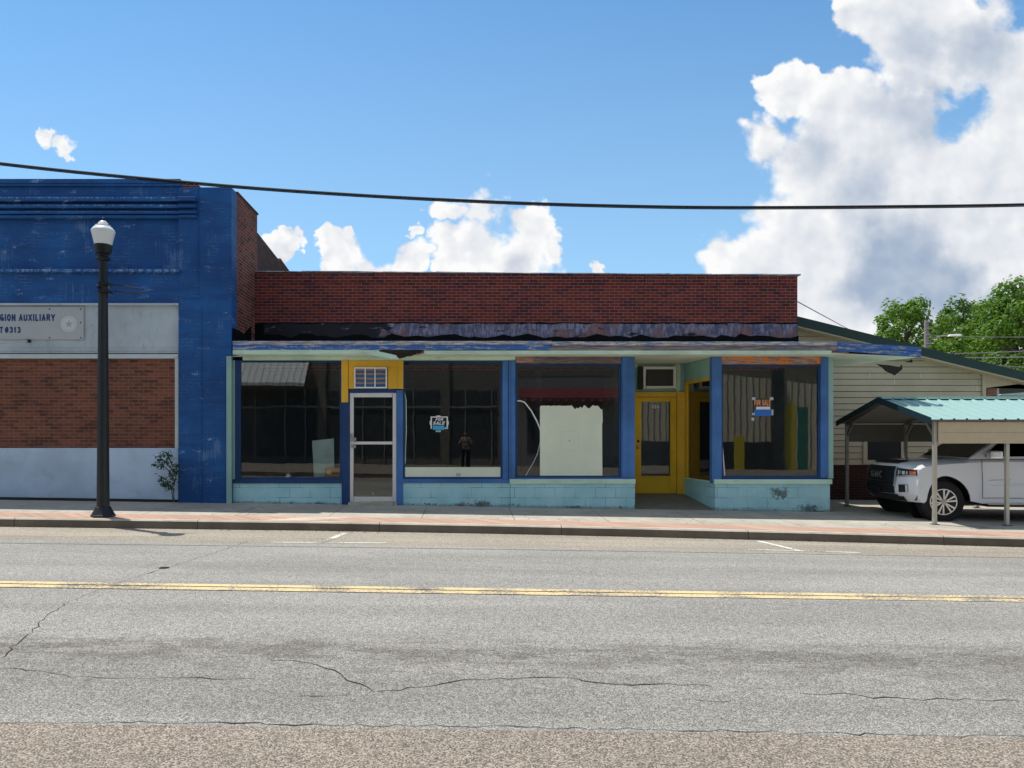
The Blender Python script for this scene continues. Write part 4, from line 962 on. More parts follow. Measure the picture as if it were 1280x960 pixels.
for k_ in range(4):
    a = k_ * math.pi / 4; d_ = Vector((math.cos(a), 0, math.sin(a))) * .05; n_ = Vector((-math.sin(a), 0, math.cos(a))) * .009; yy = Vector((0, -.0005 * k_, 0))
    sb.add([c - d_ - n_ + yy, c + d_ - n_ + yy, c + d_ + n_ + yy, c - d_ + n_ + yy], [(0, 1, 2, 3)])
sb.build('star_burst', 'white_ink', oc)
sc2 = MB()
for i in range(9): sc2.box(xc(415.3 + i * 1.15), xc(416.1 + i * 1.15), yc - .004, yc - .001, zc(592.2 + .5 * (i % 3)), zc(588.6 + .6 * ((i * 2) % 3)))
sc2.build('print', 'dark_ink', oc)
# for-sale signs stuck on the glass
yg = YS + .016
fs1 = thing('for_sale_sign', 'black for sale sign with white frame and cyan panel on glass beside white door', 'sign', (fx(549), yg, fz(530)))
box(fx(538.5), fx(559.5), yg - .001, yg + .002, fz(537), fz(521)).build('sheet', 'dark_plastic', fs1)
fb = MB(); yq = yg - .004
fb.box(fx(538.2), fx(559.8), yq, yq + .002, fz(521.9), fz(520.6)); fb.box(fx(538.2), fx(539.8), yq, yq + .002, fz(536), fz(522)); fb.box(fx(558.2), fx(559.8), yq, yq + .002, fz(536), fz(522)); fb.box(fx(556), fx(558.1), yq, yq + .002, fz(536), fz(534.6)); fb.box(fx(545.5), fx(550.5), yq, yq + .002, fz(520.5), fz(519.4)); fb.box(fx(559.9), fx(560.8), yq, yq + .002, fz(531), fz(526)); fb.box(fx(537.2), fx(538.1), yq, yq + .002, fz(531), fz(526))
fb.build('border', 'white_ink', fs1)
text_mb('FOR', 3.3 / 61.5, fx(549.3), yq, fz(526), 'CENTER', shear=.35, bold=.035, width=9 / 61.5).build('lettering', 'white_ink', fs1)
text_mb('SALE', 4.2 / 61.5, fx(548.6), yq, fz(531), 'CENTER', shear=.35, bold=.035, width=14 / 61.5).build('lettering', 'white_ink', fs1)
box(fx(541), fx(555.5), yq, yq + .002, fz(537.2), fz(532)).build('cyan_panel', 'cyan_ink', fs1); box(fx(544.5), fx(551), yq, yq + .002, fz(540), fz(538)).build('tag', 'tape_grey', fs1)
fs2 = thing('for_sale_sign', 'orange lettered for sale sign with blue panel taped to the rightmost shop pane', 'sign', (fx(953), yg, fz(510)))
box(fx(942.5), fx(964.5), yg - .001, yg + .002, fz(519.5), fz(498)).build('sheet', 'dark_ink', fs2)
text_mb('FOR SALE', 7.4 / 61.5, fx(953.3), yq, fz(507), 'CENTER', bold=.03, width=20 / 61.5).build('lettering', 'orange_ink', fs2)
box(fx(945.5), fx(963), yq, yq + .002, fz(511.8), fz(508.3)).build('white_strip', 'white_ink', fs2); box(fx(943.3), fx(964.7), yq, yq + .002, fz(519.8), fz(512)).build('blue_panel', 'royal_ink', fs2)
for (a, b, c_, d_) in ((940, 944.5, 496.5, 500), (962.5, 967, 496.5, 500), (940, 943.5, 516, 519), (964.5, 967, 512, 519), (939.5, 943, 522, 526)): box(fx(a), fx(b), yq - .002, yq - .0005, fz(d_), fz(c_)).build('tape', 'tape_grey', fs2)

# ------------------------------------------------------------------ tan sided building
tanb = thing('tan_building', 'tan lap sided building with dark green sloping roof behind the carport', 'building', (10, YT, 0))
tx = lambda px: fx(px, YT)
tz = lambda py: fz(py, YT)
rl = lambda x: tz(412) + (tz(480) - tz(412)) * (x - tx(1000)) / (tx(1280) - tx(1000))       # underside of the rake
XT0, XT1 = 7.5, tx(1231)
zb0 = tz(581); sd_ = MB(); lap = .150; i = 0; z = zb0
while z < rl(XT0) + .02:
    z2 = z + lap; xr0 = XT1; xr1 = XT1
    inv = lambda zz: tx(1000) + (zz - tz(412)) / (tz(480) - tz(412)) * (tx(1280) - tx(1000))
    xr0 = min(XT1, inv(z)); xr1 = min(XT1, inv(z2))
    if xr0 > XT0 + .05:
        xr1 = max(xr1, XT0 + .02)
        sd_.hexa([(XT0, YT - .022, z), (xr0, YT - .022, z), (xr0, YT + .1, z), (XT0, YT + .1, z)], [(XT0, YT - .006, z2 - .013), (xr1, YT - .006, z2 - .013), (xr1, YT + .1, z2 - .013), (XT0, YT + .1, z2 - .013)])
    z = z2
sd_.build('siding', 'tan_siding', tanb)
r_ = random.Random(12)
for (px, py) in ((1047, 452), (1086, 468), (1117, 476), (1199, 462), (1220, 484), (1057, 532), (1150, 470), (1175, 492)): zz = zb0 + lap * math.floor((tz(py) - zb0) / lap); box(tx(px), tx(px) + .010, YT - .024, YT - .003, zz + .012, zz + lap - .01).build('siding_joint', 'cream_metal', tanb)
box(XT0, XT1, YT + .002, YT + .2, -.8, zb0 - .001).build('brick_base', 'base_brick', tanb)
box(XT1 - .09, XT1 - .001, YT - .05, YT - .028, -.5, rl(XT1) - .01).build('corner_board', 'tan_siding', tanb)
MB().prism([(XT1 + .002, YT - .012, tz(485)), (tx(1300), YT - .012, tz(477)), (tx(1300), YT - .012, rl(tx(1300)) - .03), (XT1 + .002, YT - .012, rl(XT1) - .01)], (0, .1, 0)).build('porch_header', 'tan_siding', tanb)
box(XT0, XT1, YT + .21, 28, -.5, 2.6).build('rear_body', 'base_brick', tanb)
xe = 14.3
rf = MB().prism([(XT0 - .1, YT - .35, rl(XT0 - .1)), (xe, YT - .35, rl(xe)), (xe, YT - .35, rl(xe) + .20), (XT0 - .1, YT - .35, rl(XT0 - .1) + .22)], (0, 10.2, 0)); rf.build('roof', 'roof_green', tanb)
MB().prism([(XT0 - .1, YT - .33, rl(XT0 - .1) - .035), (xe - .05, YT - .33, rl(xe - .05) - .035), (xe - .05, YT - .33, rl(xe - .05) - .002), (XT0 - .1, YT - .33, rl(XT0 - .1) - .002)], (0, .33, 0)).build('soffit', 'tan_siding', tanb)
wx0, wx1, wz0, wz1 = tx(1083), tx(1125), tz(575), tz(547); t = .10
wm = MB(); wm.box(wx0 - t, wx0, YT - .05, YT + .02, wz0 - t, wz1 + t); wm.box(wx1, wx1 + t, YT - .05, YT + .02, wz0 - t, wz1 + t); wm.box(wx0, wx1, YT - .05, YT + .02, wz1, wz1 + t); wm.box(wx0, wx1, YT - .05, YT + .02, wz0 - t, wz0)
tw_ = wm.build('window', 'tan_siding', tanb); box(wx0, wx1, YT - .03, YT + .0, wz0, wz1).build('pane', 'dark_plastic', tw_)
bl = MB()
for i in range(7): bl.box(wx0 + .02, wx1 - .02, YT - .034, YT - .0305, wz0 + .04 + i * .07, wz0 + .055 + i * .07)
bl.build('louvre', 'black_metal', tw_)
fl = MB().lathe([(.02, .02), (.085, -.02), (.10, -.07), (.06, -.11)], (tx(1187.5), YT - .02, tz(446.5)), 14, 'y'); fl.build('flood_lamp', 'gunmetal', tanb)
# pier, post and teal roof further right
bp = thing('brick_building', 'red brick building with teal metal porch roof, far right behind the carport', 'building', (18, 24, 0))
box(tx(1234.5), tx(1247), YT + .02, YT + .3, -.5, tz(484.5)).build('brick_pier', 'far_brick', bp)
box(tx(1247.3), tx(1249.8), YT + .03, YT + .09, -.5, tz(484.2)).build('porch_post', 'white_trim', bp)
MB().prism([(fx(1249, 21), 21, fz(494, 21)), (fx(1262, 21), 21, fz(488, 21)), (fx(1330, 21), 21, fz(486.5, 21)), (fx(1330, 21), 21, fz(494.5, 21))], (0, 2.5, .0)).build('porch_roof', 'carport_roof', bp)
box(17, 26, 24, 30, -1, 2.4).build('wall', 'far_brick', bp)

# ------------------------------------------------------------------ carport
X0c, X1c = 8.40, 14.4; Yf, Yr, Yb = 13.20, 14.75, 16.30
zr, ze = fz(498.5, 14.75), fz(524.5, 13.2)
gz_ = lambda x, y: walk_z(x, y)
cpo = thing('carport', 'metal carport with ribbed turquoise roof and beige side panel over the white pickup', 'carport', (11.4, 14.75, -.15))
rfm = MB()
def slope(y0, z0, y1, z1):
    rows_a = []; x = X0c - .12
    prof = []
    while x < X1c + .12:
        prof += [(x, 0), (x + .165, 0), (x + .178, .022), (x + .202, .022), (x + .215, 0)]; x += .228
    return MB().sheet([[(a, y0, z0 + b) for a, b in prof], [(a, y1, z1 + b) for a, b in prof]])
a_ = slope(Yf - .10, ze, Yr - .01, zr); b__ = slope(Yr + .01, zr, Yb + .10, ze); rfm.add(a_.v, a_.f).add(b__.v, b__.f)
rfm.build('roof', 'carport_roof', cpo)
rc = MB()
x = X0c - .12
while x < X1c: rc.hexa([(x, Yr - .14, zr - .005), (x + .2, Yr - .14, zr - .005), (x + .2, Yr + .14, zr - .005), (x, Yr + .14, zr - .005)], [(x, Yr - .13, zr + .012), (x + .2, Yr - .13, zr + .012), (x + .2, Yr + .13, zr + .012), (x, Yr + .13, zr + .012)]); x += .228
rc.box(X0c - .12, X1c, Yr - .10, Yr + .10, zr + .014, zr + .045)
rc.build('ridge_cap', 'carport_roof', cpo)
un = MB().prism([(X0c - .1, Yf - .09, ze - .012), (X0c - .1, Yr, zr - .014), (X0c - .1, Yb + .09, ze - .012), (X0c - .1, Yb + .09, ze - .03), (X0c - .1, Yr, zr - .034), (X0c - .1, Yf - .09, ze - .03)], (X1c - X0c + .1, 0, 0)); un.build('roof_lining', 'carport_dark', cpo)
gtr = MB()
for ya, za, yb2, zb2 in ((Yf - .12, ze, Yr, zr), (Yr, zr, Yb + .12, ze)): gtr.prism([(X0c - .14, ya, za - .085), (X0c - .14, yb2, zb2 - .085), (X0c - .14, yb2, zb2 + .035), (X0c - .14, ya, za + .035)], (.018, 0, 0))
gtr.build('gable_trim', 'carport_trim', cpo)
def panel(y, name, m, th=.02):
    mb = MB(); ztp = ze - .04; 
    for i in range(2): mb.box(X0c + .06, X1c, y - (.03 if y < 14 else -.03), y, ztp - .195 * (i + 1) + .006, ztp - .195 * i)
    mb.box(X0c + .062, X1c - .002, y + (-.022 if y < 14 else .008), y + (-.002 if y < 14 else .026), ztp - .388, ztp - .002)
    return mb.build(name, m, cpo)
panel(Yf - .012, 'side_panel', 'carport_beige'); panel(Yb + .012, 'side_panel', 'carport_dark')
lx = [8.43, fx(1260, 13.2), 11.3, 12.7, 14.2]
for x in lx:
    for y in (Yf + .03, Yb - .03):
        z0 = gz_(x, y) - .02
        lg = box(x - .03, x + .03, y - .03, y + .03, z0, ze - .03).build('leg', 'carport_post', cpo, bevel=.005)
        box(x - .06, x + .06, y - .05, y + .05, z0, z0 + .03).build('foot_plate', 'gunmetal', lg)
    rb = MB()
    for ya, za, yb2, zb2 in ((Yf + .03, ze - .03, Yr, zr - .04), (Yr, zr - .04, Yb - .03, ze - .03)): rb.prism([(x - .025, ya, za - .05), (x - .025, yb2, zb2 - .05), (x - .025, yb2, zb2), (x - .025, ya, za)], (.05, 0, 0))
    rb.prism([(x - .02, Yf + .03, ze - .26), (x - .02, Yf + .07, ze - .30), (x - .02, Yf + .28, ze - .06), (x - .02, Yf + .24, ze - .03)], (.04, 0, 0)); rb.prism([(x - .02, Yb - .03, ze - .26), (x - .02, Yb - .07, ze - .30), (x - .02, Yb - .28, ze - .06), (x - .02, Yb - .24, ze - .03)], (.04, 0, 0))
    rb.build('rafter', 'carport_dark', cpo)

# ------------------------------------------------------------------ white pickup truck (local: +x towards the tail, -y towards the street)
TX, TY = 8.22, 14.69
tk = thing('pickup_truck', 'white crew cab pickup truck parked nose left under the carport', 'truck', (TX, TY, walk_z(9.5, 14.3) - .04), R(-5.0))
HW = .93; XF, XRr, WR = .76, 4.10, .395
def nose_x(z):
    pts = [(.38, .13), (.45, .05), (.55, .01), (.70, 0), (.78, .025), (1.0, .045), (1.06, .09), (1.10, .17), (1.13, .30)]
    for (a, b), (c_, d_) in zip(pts, pts[1:]):
        if z <= c_: return b + (d_ - b) * max(0, (z - a)) / (c_ - a)
    return .3
def nshift(t): return .30 * abs(t) ** 3.2
def arch(cx, r, a0, a1, n=14): return [(cx + r * math.cos(a0 + (a1 - a0) * i / n), WR + r * math.sin(a0 + (a1 - a0) * i / n)) for i in range(n + 1)]
outl = [(.13, .38), (.05, .45), (.01, .55), (0, .70), (.025, .78), (.035, .9), (.045, 1.0), (.09, 1.06), (.17, 1.10), (.45, 1.145), (.9, 1.175), (1.38, 1.205), (1.9, 1.215), (2.6, 1.22), (3.38, 1.24), (3.42, 1.27), (4.5, 1.27), (5.34, 1.27), (5.36, 1.0), (5.36, .62), (5.28, .5)]
outl += [(4.70, .46)] + arch(XRr, .49, R(8), R(172)) + [(3.68, .40), (2.6, .37), (1.45, .37)] + arch(XF, .485, R(2), R(174)) + [(.26, .40), (.2, .37)]
ts_ = [-1, -.99, -.965, -.9, -.78, -.6, -.35, 0, .35, .6, .78, .9, .965, .99, 1]
def warp(x, z, t):
    a = abs(t); xx = x + nshift(t) * max(0, 1 - x / .95) ** 1.3
    zz = z
    if z > 1.02 and x < 3.3: zz = z - .075 * a ** 7 + (.012 * (1 - a ** 4) if x < 1.4 else 0)
    if a > .95 and z < 1.0: pass
    w_ = HW * (1 - .035 * max(0, (z - .75) / .5)) * (1 - .02 * max(0, (.6 - z) / .3))
    if x > 4.9: w_ *= 1 - .03 * (x - 4.9)
    e = 0 if a < .985 else 0
    return (xx, t * w_, zz)
loops = [[warp(x, z, t) for x, z in outl] for t in ts_]
bd = MB(); N = len(outl)
for L in loops: bd.v += [Vector(a) for a in L]
for i in range(len(ts_) - 1):
    for j in range(N): bd.f.append((i * N + j, i * N + (j + 1) % N, (i + 1) * N + (j + 1) % N, (i + 1) * N + j))
bd.f += [tuple(range(N - 1, -1, -1)), tuple(range((len(ts_) - 1) * N, len(ts_) * N))]
bd.build('body', 'white_car_paint', tk, smooth=True, local=True)
def patch(t0, t1, z0, z1, off, nt=8, nz=4, z0b=None, z1b=None):
    mb = MB(); rows = []
    for j in range(nz + 1):
        row = []
        for i in range(nt + 1):
            t = t0 + (t1 - t0) * i / nt; k_ = i / nt
            za = z0 + ((z0b if z0b is not None else z0) - z0) * k_; zb_ = z1 + ((z1b if z1b is not None else z1) - z1) * k_
            z = za + (zb_ - za) * j / nz
            x, y, zz = warp(nose_x(z), z, t); sl = nshift(t) - nshift(abs(t) - .02) if abs(t) > .02 else 0
            ang = math.atan2(sl, .02 * HW)
            row.append((x - off * math.cos(ang), y + math.copysign(1, t) * off * math.sin(ang), zz))
        rows.append(row)
    return mb.sheet(rows)
gl = patch(-.60, .60, .52, 1.03, .012, 14, 6).build('grille', 'dark_plastic', tk, smooth=True, local=True)
gb = MB()
for (za, zb_) in ((.555, .575), (.615, .635), (.675, .695), (.735, .755), (.80, .815), (.945, .96)):
    q = patch(-.55, .55, za, zb_, .024, 12, 1); gb.add(q.v, q.f)
gb.build('grille_bar', 'gunmetal', gl, smooth=True, local=True)
for (t0, t1, za, zb_) in ((-.63, -.595, .66, 1.04), (.595, .63, .66, 1.04)): patch(t0, t1, za, zb_, .03, 2, 4).build('grille_surround', 'chrome', gl, smooth=True, local=True)
txt = text_mb('GMC', .14, -.018, 0.24, .80, 'LEFT', bold=.03, width=.48, axis='side')
o = txt.build('badge', 'chrome', gl, local=True)
for s_ in (-1, 1):
    hl = patch(s_ * .62, s_ * .985, .85, 1.015, .012, 10, 3, .875, .985).build('headlight', 'dark_plastic', tk, smooth=True, local=True)
    for (ta, tb_, za, zb_) in ((.665, .685, .885, .975), (.70, .715, .90, .965), (.745, .80, .895, .96), (.82, .845, .90, .955)): patch(s_ * ta, s_ * tb_, za, zb_, .02, 2, 2).build('lens', 'lens', hl, smooth=True, local=True)
    patch(s_ * .64, s_ * .975, .862, .872, .02, 6, 1, .885, .893).build('light_strip', 'chrome', hl, smooth=True, local=True)
    patch(s_ * .875, s_ * .968, .895, .962, .02, 4, 2, .905, .955).build('indicator', 'amber', hl, smooth=True, local=True)
    fo = patch(s_ * .70, s_ * .86, .55, .70, .012, 5, 3, .57, .71).build('fog_lamp', 'dark_plastic', tk, smooth=True, local=True)
    patch(s_ * .83, s_ * .86, .57, .70, .022, 2, 2).build('fog_trim', 'chrome', fo, smooth=True, local=True)
vl = patch(-.78, .78, .385, .475, .018, 14, 2).build('front_valance', 'dark_plastic', tk, smooth=True, local=True)
patch(-.66, .66, .475, .51, .012, 10, 2).build('lower_intake', 'dark_plastic', tk, smooth=True, local=True)
lpx = MB().box(-.045, -.02, -.16, .16, .50, .62); lpx.build('front_plate_holder', 'dark_plastic', tk, local=True)
MB().box(.55, 5.1, -.68, .68, .32, .98).build('inner_light_block', 'black_metal', tk, local=True)  # dark inner box added to block light through the wheel tunnels
# dark deflector strip near the hood front
hb = MB(); rows = []
for x in (.12, .2, .35): rows.append([(warp(x, 1.08 if x < .15 else 1.11 if x < .3 else 1.135, t)[0] - .005, warp(x, 1.1, t)[1], warp(x, 1.08 if x < .15 else 1.11 if x < .3 else 1.135, t)[2] + .012) for t in [-.56 + 1.12 * i / 12 for i in range(13)]])
hb.sheet(rows).build('hood_deflector', 'dark_plastic', tk, smooth=True, local=True)
# cab
cabp = [(1.22, 1.19), (1.98, 1.70), (2.18, 1.765), (2.6, 1.79), (3.1, 1.775), (3.28, 1.73), (3.42, 1.22)]
cb = MB(); cl_ = []
tt = [-1, -.96, -.85, -.5, 0, .5, .85, .96, 1]
for t in tt:
    row = []
    for x, z in cabp:
        k_ = (z - 1.2) / .6; hw = .885 - .20 * max(0, k_); row.append((x, t * hw, z - (.05 * abs(t) ** 6 if z > 1.6 else 0)))
    cl_.append(row)
NC = len(cabp)
for rw_ in cl_: cb.v += [Vector(a) for a in rw_]
for i in range(len(tt) - 1):
    for j in range(NC): cb.f.append((i * NC + j, i * NC + (j + 1) % NC, (i + 1) * NC + (j + 1) % NC, (i + 1) * NC + j))
cb.f += [tuple(range(NC - 1, -1, -1)), tuple(range((len(tt) - 1) * NC, len(tt) * NC))]
cb.build('cab', 'white_car_paint', tk, smooth=True, local=True)
def side_pt(x, z, s_, o_=.006): return (x, s_ * (.885 - .20 * max(0, (z - 1.2) / .6) + o_ - (.0)), z - (.012 if z > 1.6 else 0))
for s_ in (-1, 1):
    for pl_ in ([(1.52, 1.235), (1.56, 1.30), (1.96, 1.63), (2.10, 1.675), (2.30, 1.69), (2.36, 1.245)], [(2.46, 1.25), (2.42, 1.69), (3.0, 1.69), (3.16, 1.62), (3.26, 1.26)]):
        MB().add([side_pt(x, z, s_) for x, z in pl_], [tuple(range(len(pl_)))]).build('side_window', 'dark_glass', tk, local=True)
        MB().add([side_pt(x, z, s_, .003) for x, z in pl_], [tuple(range(len(pl_)))]).build('window_seal', 'dark_plastic', tk, local=True)
    MB().box(1.50, 1.72, s_ * 1.08, s_ * .93, 1.21, 1.35).build('mirror', 'chrome', tk, bevel=.03, local=True)
    ln = MB()
    yy = s_ * (HW * .985 + .004)
    sw_ = lambda z: s_ * (HW * (1 - .035 * max(0, (z - .75) / .5)) + .004)
    for x in (1.44, 2.40, 3.40):
        for za, zb_ in ((.47, .75), (.75, 1.0), (1.0, 1.19)): ln.add([(x, sw_(za), za), (x, sw_(zb_), zb_), (x + .010, sw_(zb_), zb_), (x + .010, sw_(za), za)], [(0, 1, 2, 3)])
    ln.add([(1.44, s_ * (HW + .0035), .47), (3.40, s_ * (HW + .0035), .47), (3.40, s_ * (HW + .0035), .478), (1.44, s_ * (HW + .0035), .478)], [(0, 1, 2, 3)])
    MB().prism([(1.62, s_ * (HW + .0005), .715), (3.38, s_ * (HW + .0005), .80), (3.38, s_ * (HW + .0005), .775), (1.62, s_ * (HW + .0005), .70)], (0, s_ * .010, 0)).build('door_crease', 'white_car_paint', tk, local=True)
    ln.build('door_gap', 'dark_plastic', tk, local=True)
    for x in (2.18, 3.18): MB().box(x, x + .2, s_ * (HW + .035), s_ * (HW - .02), 1.045, 1.075).build('door_handle', 'chrome', tk, bevel=.01, local=True)
    bdg = MB(); xx = 1.56; rb2 = random.Random(4)
    while xx < 1.93: wd = rb2.uniform(.015, .03); bdg.box(xx, xx + wd, s_ * (HW + .006), s_ * (HW - .001), .800 + (xx - 1.56) * .03, .806 + rb2.uniform(0, .006) + (xx - 1.56) * .03); xx += wd + .005
    bdg.build('door_badge', 'steel', tk, local=True)
    MB().box(1.5, 3.6, s_ * (HW + .07), s_ * (HW - .12), .315, .365).build('running_board', 'black_metal', tk, bevel=.012, local=True)
    MB().box(1.5, 3.6, s_ * (HW + .072), s_ * (HW + .05), .36, .372).build('step_trim', 'steel', tk, local=True)
wsx = [(1.27, 1.222, .80), (1.97, 1.695, .655)]
MB().add([(wsx[0][0] - .012, -wsx[0][2], wsx[0][1]), (wsx[0][0] - .012, wsx[0][2], wsx[0][1]), (wsx[1][0] - .012, wsx[1][2], wsx[1][1]), (wsx[1][0] - .012, -wsx[1][2], wsx[1][1])], [(0, 1, 2, 3)]).build('windshield', 'dark_glass', tk, local=True)
MB().add([(wsx[0][0] - .006, -wsx[0][2], wsx[0][1]), (wsx[0][0] - .006, wsx[0][2], wsx[0][1]), (wsx[1][0] - .006, wsx[1][2], wsx[1][1]), (wsx[1][0] - .006, -wsx[1][2], wsx[1][1])], [(0, 1, 2, 3)]).build('windshield_shade', 'dark_plastic', tk, local=True)
# wheels
for cx in (XF, XRr):
    for s_ in (-1, 1):
        wl = MB(); rows = []
        for k_ in range(17):
            a = R(2 + 176 * k_ / 16); rows.append([(cx + .474 * math.cos(a), s_ * y, WR + .474 * math.sin(a)) for y in (HW - .012, .5)])
        wl.sheet(rows); n0 = [(cx + .47 * math.cos(2 * math.pi * k_ / 20), s_ * .52, WR + .47 * math.sin(2 * math.pi * k_ / 20)) for k_ in range(20)]; wl.add(n0, [tuple(range(20))])
        wl.build('wheel_well', 'black_metal', tk, local=True)
def wheel(cx, s_):
    y0 = s_ * (HW - .015)
    ty = MB().lathe([(.24, 0), (.27, .005), (.355, .0), (.385, .02), (WR, .05), (WR, .20), (.38, .235), (.27, .24)], (cx, y0 if s_ < 0 else y0 - .24, WR), 36, 'y')
    wo = ty.build('wheel', 'rubber', tk, smooth=True, local=True)
    yf = y0 - .004 if s_ < 0 else y0 + .004; dr = s_
    MB().lathe([(.238, 0), (.243, -.012 * -dr * -1 if False else dr * .006), (.225, dr * .004)], (cx, yf, WR), 36, 'y').build('rim', 'black_metal', wo, smooth=True, local=True)
    rg = MB()
    nseg = 40
    for k_ in range(nseg):
        a, b = 2 * math.pi * k_ / nseg, 2 * math.pi * (k_ + 1) / nseg
        rg.add([(cx + r * math.cos(q), yf + dr * .010, WR + r * math.sin(q)) for r, q in ((.226, a), (.244, a), (.244, b), (.226, b))], [(0, 1, 2, 3)])
    for k_ in range(6):
        for da in (-.20, .20):
            a = 2 * math.pi * k_ / 6 + .3; a2 = a + da
            p0_ = Vector((.055 * math.cos(a + da * .7), 0, .055 * math.sin(a + da * .7))); p1 = Vector((.232 * math.cos(a2), 0, .232 * math.sin(a2)))
            d_ = (p1 - p0_).normalized(); n_ = Vector((-d_.z, 0, d_.x)); cc = Vector((cx, yf + dr * .018, WR))
            rg.prism([cc + p0_ - n_ * .012, cc + p1 - n_ * .017, cc + p1 + n_ * .017, cc + p0_ + n_ * .012], (0, -dr * .012, 0))
    rg.build('spokes', 'chrome', wo, local=True)
    MB().lathe([(.06, 0), (.055, dr * .022), (.02, dr * .026)], (cx, yf + dr * .002, WR), 18, 'y').build('hub_cap', 'steel', wo, smooth=True, local=True)
for cx in (XF, XRr):
    for s_ in (-1, 1): wheel(cx, s_)

# ------------------------------------------------------------------ street lamp
LX, LY = -6.23, 12.65
lz = lambda py: ZC + (CY - py) / F * LY
z0 = walk_z(LX, LY)
lamp = thing('street_lamp', 'black street lamp with white acorn globe on the kerb before the blue building', 'street lamp', (LX, LY, z0))
def octa(prof, seg=8, rot=math.pi / 8):
    mb = MB(); vs = []
    for r, z in prof:
        for k_ in range(seg): vs.append((LX + r * math.cos(rot + 2 * math.pi * k_ / seg), LY + r * math.sin(rot + 2 * math.pi * k_ / seg), z))
    n = len(prof); fs = [(i * seg + k_, i * seg + (k_ + 1) % seg, (i + 1) * seg + (k_ + 1) % seg, (i + 1) * seg + k_) for i in range(n - 1) for k_ in range(seg)] + [tuple(range(seg - 1, -1, -1)), tuple(range((n - 1) * seg, n * seg))]
    return mb.add(vs, fs)
octa([(.200, z0 - .02), (.200, z0 + .03), (.185, z0 + .045), (.135, z0 + .14), (.122, z0 + .17), (.112, z0 + .175)]).build('base', 'lamp_metal', lamp, bevel=.004)
octa([(.104, z0 + .17), (.076, lz(356)), (.075, lz(352.5))], 12, 0).build('pole', 'lamp_metal', lamp, bevel=.004)
MB().lathe([(.080, lz(354)), (.080, lz(351.6)), (.070, lz(351.4)), (.068, lz(327)), (.10, lz(326)), (.118, lz(324.5)), (.105, lz(322)), (.088, lz(320.5)), (.088, lz(318.8)), (.128, lz(317)), (.142, lz(311)), (.145, lz(306.8)), (.12, lz(306.4))], (LX, LY, 0), 20).build('fitter', 'black_metal', lamp, smooth=True)
MB().lathe([(.12, lz(306.6)), (.138, lz(306)), (.165, lz(298)), (.186, lz(291.5)), (.193, lz(289)), (.185, lz(287.6)), (.150, lz(284.6)), (.128, lz(283.8)), (.124, lz(282)), (.085, lz(281)), (.078, lz(279)), (.045, lz(276.4)), (.0, lz(276))], (LX, LY, 0), 28).build('globe', 'globe_acrylic', lamp, smooth=True)
MB().lathe([(.012, lz(276.4)), (.02, lz(275)), (.012, lz(273.5)), (.018, lz(272.5)), (.0, lz(271.5))], (LX, LY, 0), 10).build('finial', 'black_metal', lamp, smooth=True)
lsx = lambda px: (px - CX) / F * LY
br = MB(); br.tube([(lsx(133), LY - .10, lz(355.5)), (lsx(150), LY - .02, lz(357.2)), (lsx(177), LY + .0, lz(361))], .011, 6); br.tube([(lsx(133), LY - .10, lz(364.5)), (lsx(155), LY - .02, lz(365.2)), (lsx(178), LY + .0, lz(367.3))], .011, 6)
br.box(lsx(126), lsx(137.5), LY - .105, LY + .10, lz(366.5), lz(364)); br.box(lsx(126), lsx(137.5), LY - .105, LY + .10, lz(357), lz(354.5)); br.box(lsx(125), lsx(128), LY - .12, LY - .05, lz(362), lz(359))
br.build('banner_bracket', 'black_metal', lamp)

# ------------------------------------------------------------------ cables
def cat(pts, n=40):
    # smooth curve through points (Catmull-Rom)
    P = [Vector(a) for a in pts]; P = [P[0] * 2 - P[1]] + P + [P[-1] * 2 - P[-2]]; Q = []
    for i in range(1, len(P) - 2):
        for k_ in range(n):
            t = k_ / n; a, b, c_, d_ = P[i - 1], P[i], P[i + 1], P[i + 2]
            Q.append(.5 * ((2 * b) + (c_ - a) * t + (2 * a - 5 * b + 4 * c_ - d_) * t * t + (3 * b - a - 3 * c_ + d_) * t ** 3))
    Q.append(P[-2]); return Q
DC = 11.6
cpts = [(-1500, -60), (-260, 168), (0, 204), (250, 229), (440, 243), (640, 253), (800, 257.6), (930, 259), (1100, 258), (1280, 255.5), (1560, 247), (2900, 150)]
ov = MB().tube(cat([((a - CX) / F * DC, DC, ZC + (CY - b) / F * DC) for a, b in cpts], 8), .020, 8).build('overhead_cable', 'cable_rubber')
tag(ov, 'thick black overhead cable sagging across the sky above both buildings', 'cable')
ov2 = MB().tube(cat([((a - CX) / F * DC, DC, ZC + (CY - b) / F * DC - .029) for a, b in cpts], 8), .008, 6).build('overhead_cable', 'cable_rubber')
tag(ov2, 'thin messenger wire lashed along the thick black overhead cable', 'cable')
sv = MB().tube(cat([((a - CX) / F * d_, d_, ZC + (CY - b) / F * d_) for a, b, d_ in ((995, 376, 16.6), (1030, 395, 20), (1062, 412, 27), (1092, 426, 36))], 8), .011, 5).build('service_wire', 'cable_rubber')
tag(sv, 'thin dark wire slanting down from the shop parapet corner to the tan roof', 'wire')
DP = 32.0
pole = thing('utility_pole', 'weathered wooden utility pole with small street light arm in front of the trees', 'utility pole', ((1158 - CX) / F * DP, DP, -.3))
pz = lambda py: ZC + (CY - py) / F * DP
pxx = lambda px: (px - CX) / F * DP
MB().tube([(pxx(1158), DP, -.5), (pxx(1158), DP, pz(400))], [.13, .085], 10).build('shaft', 'pole_wood', pole)
MB().tube(cat([(pxx(1159), DP, pz(428)), (pxx(1166), DP - .1, pz(423)), (pxx(1176), DP - .2, pz(420.5)), (pxx(1186), DP - .3, pz(420.5))], 4), .035, 6).build('lamp_arm', 'wire_grey', pole)
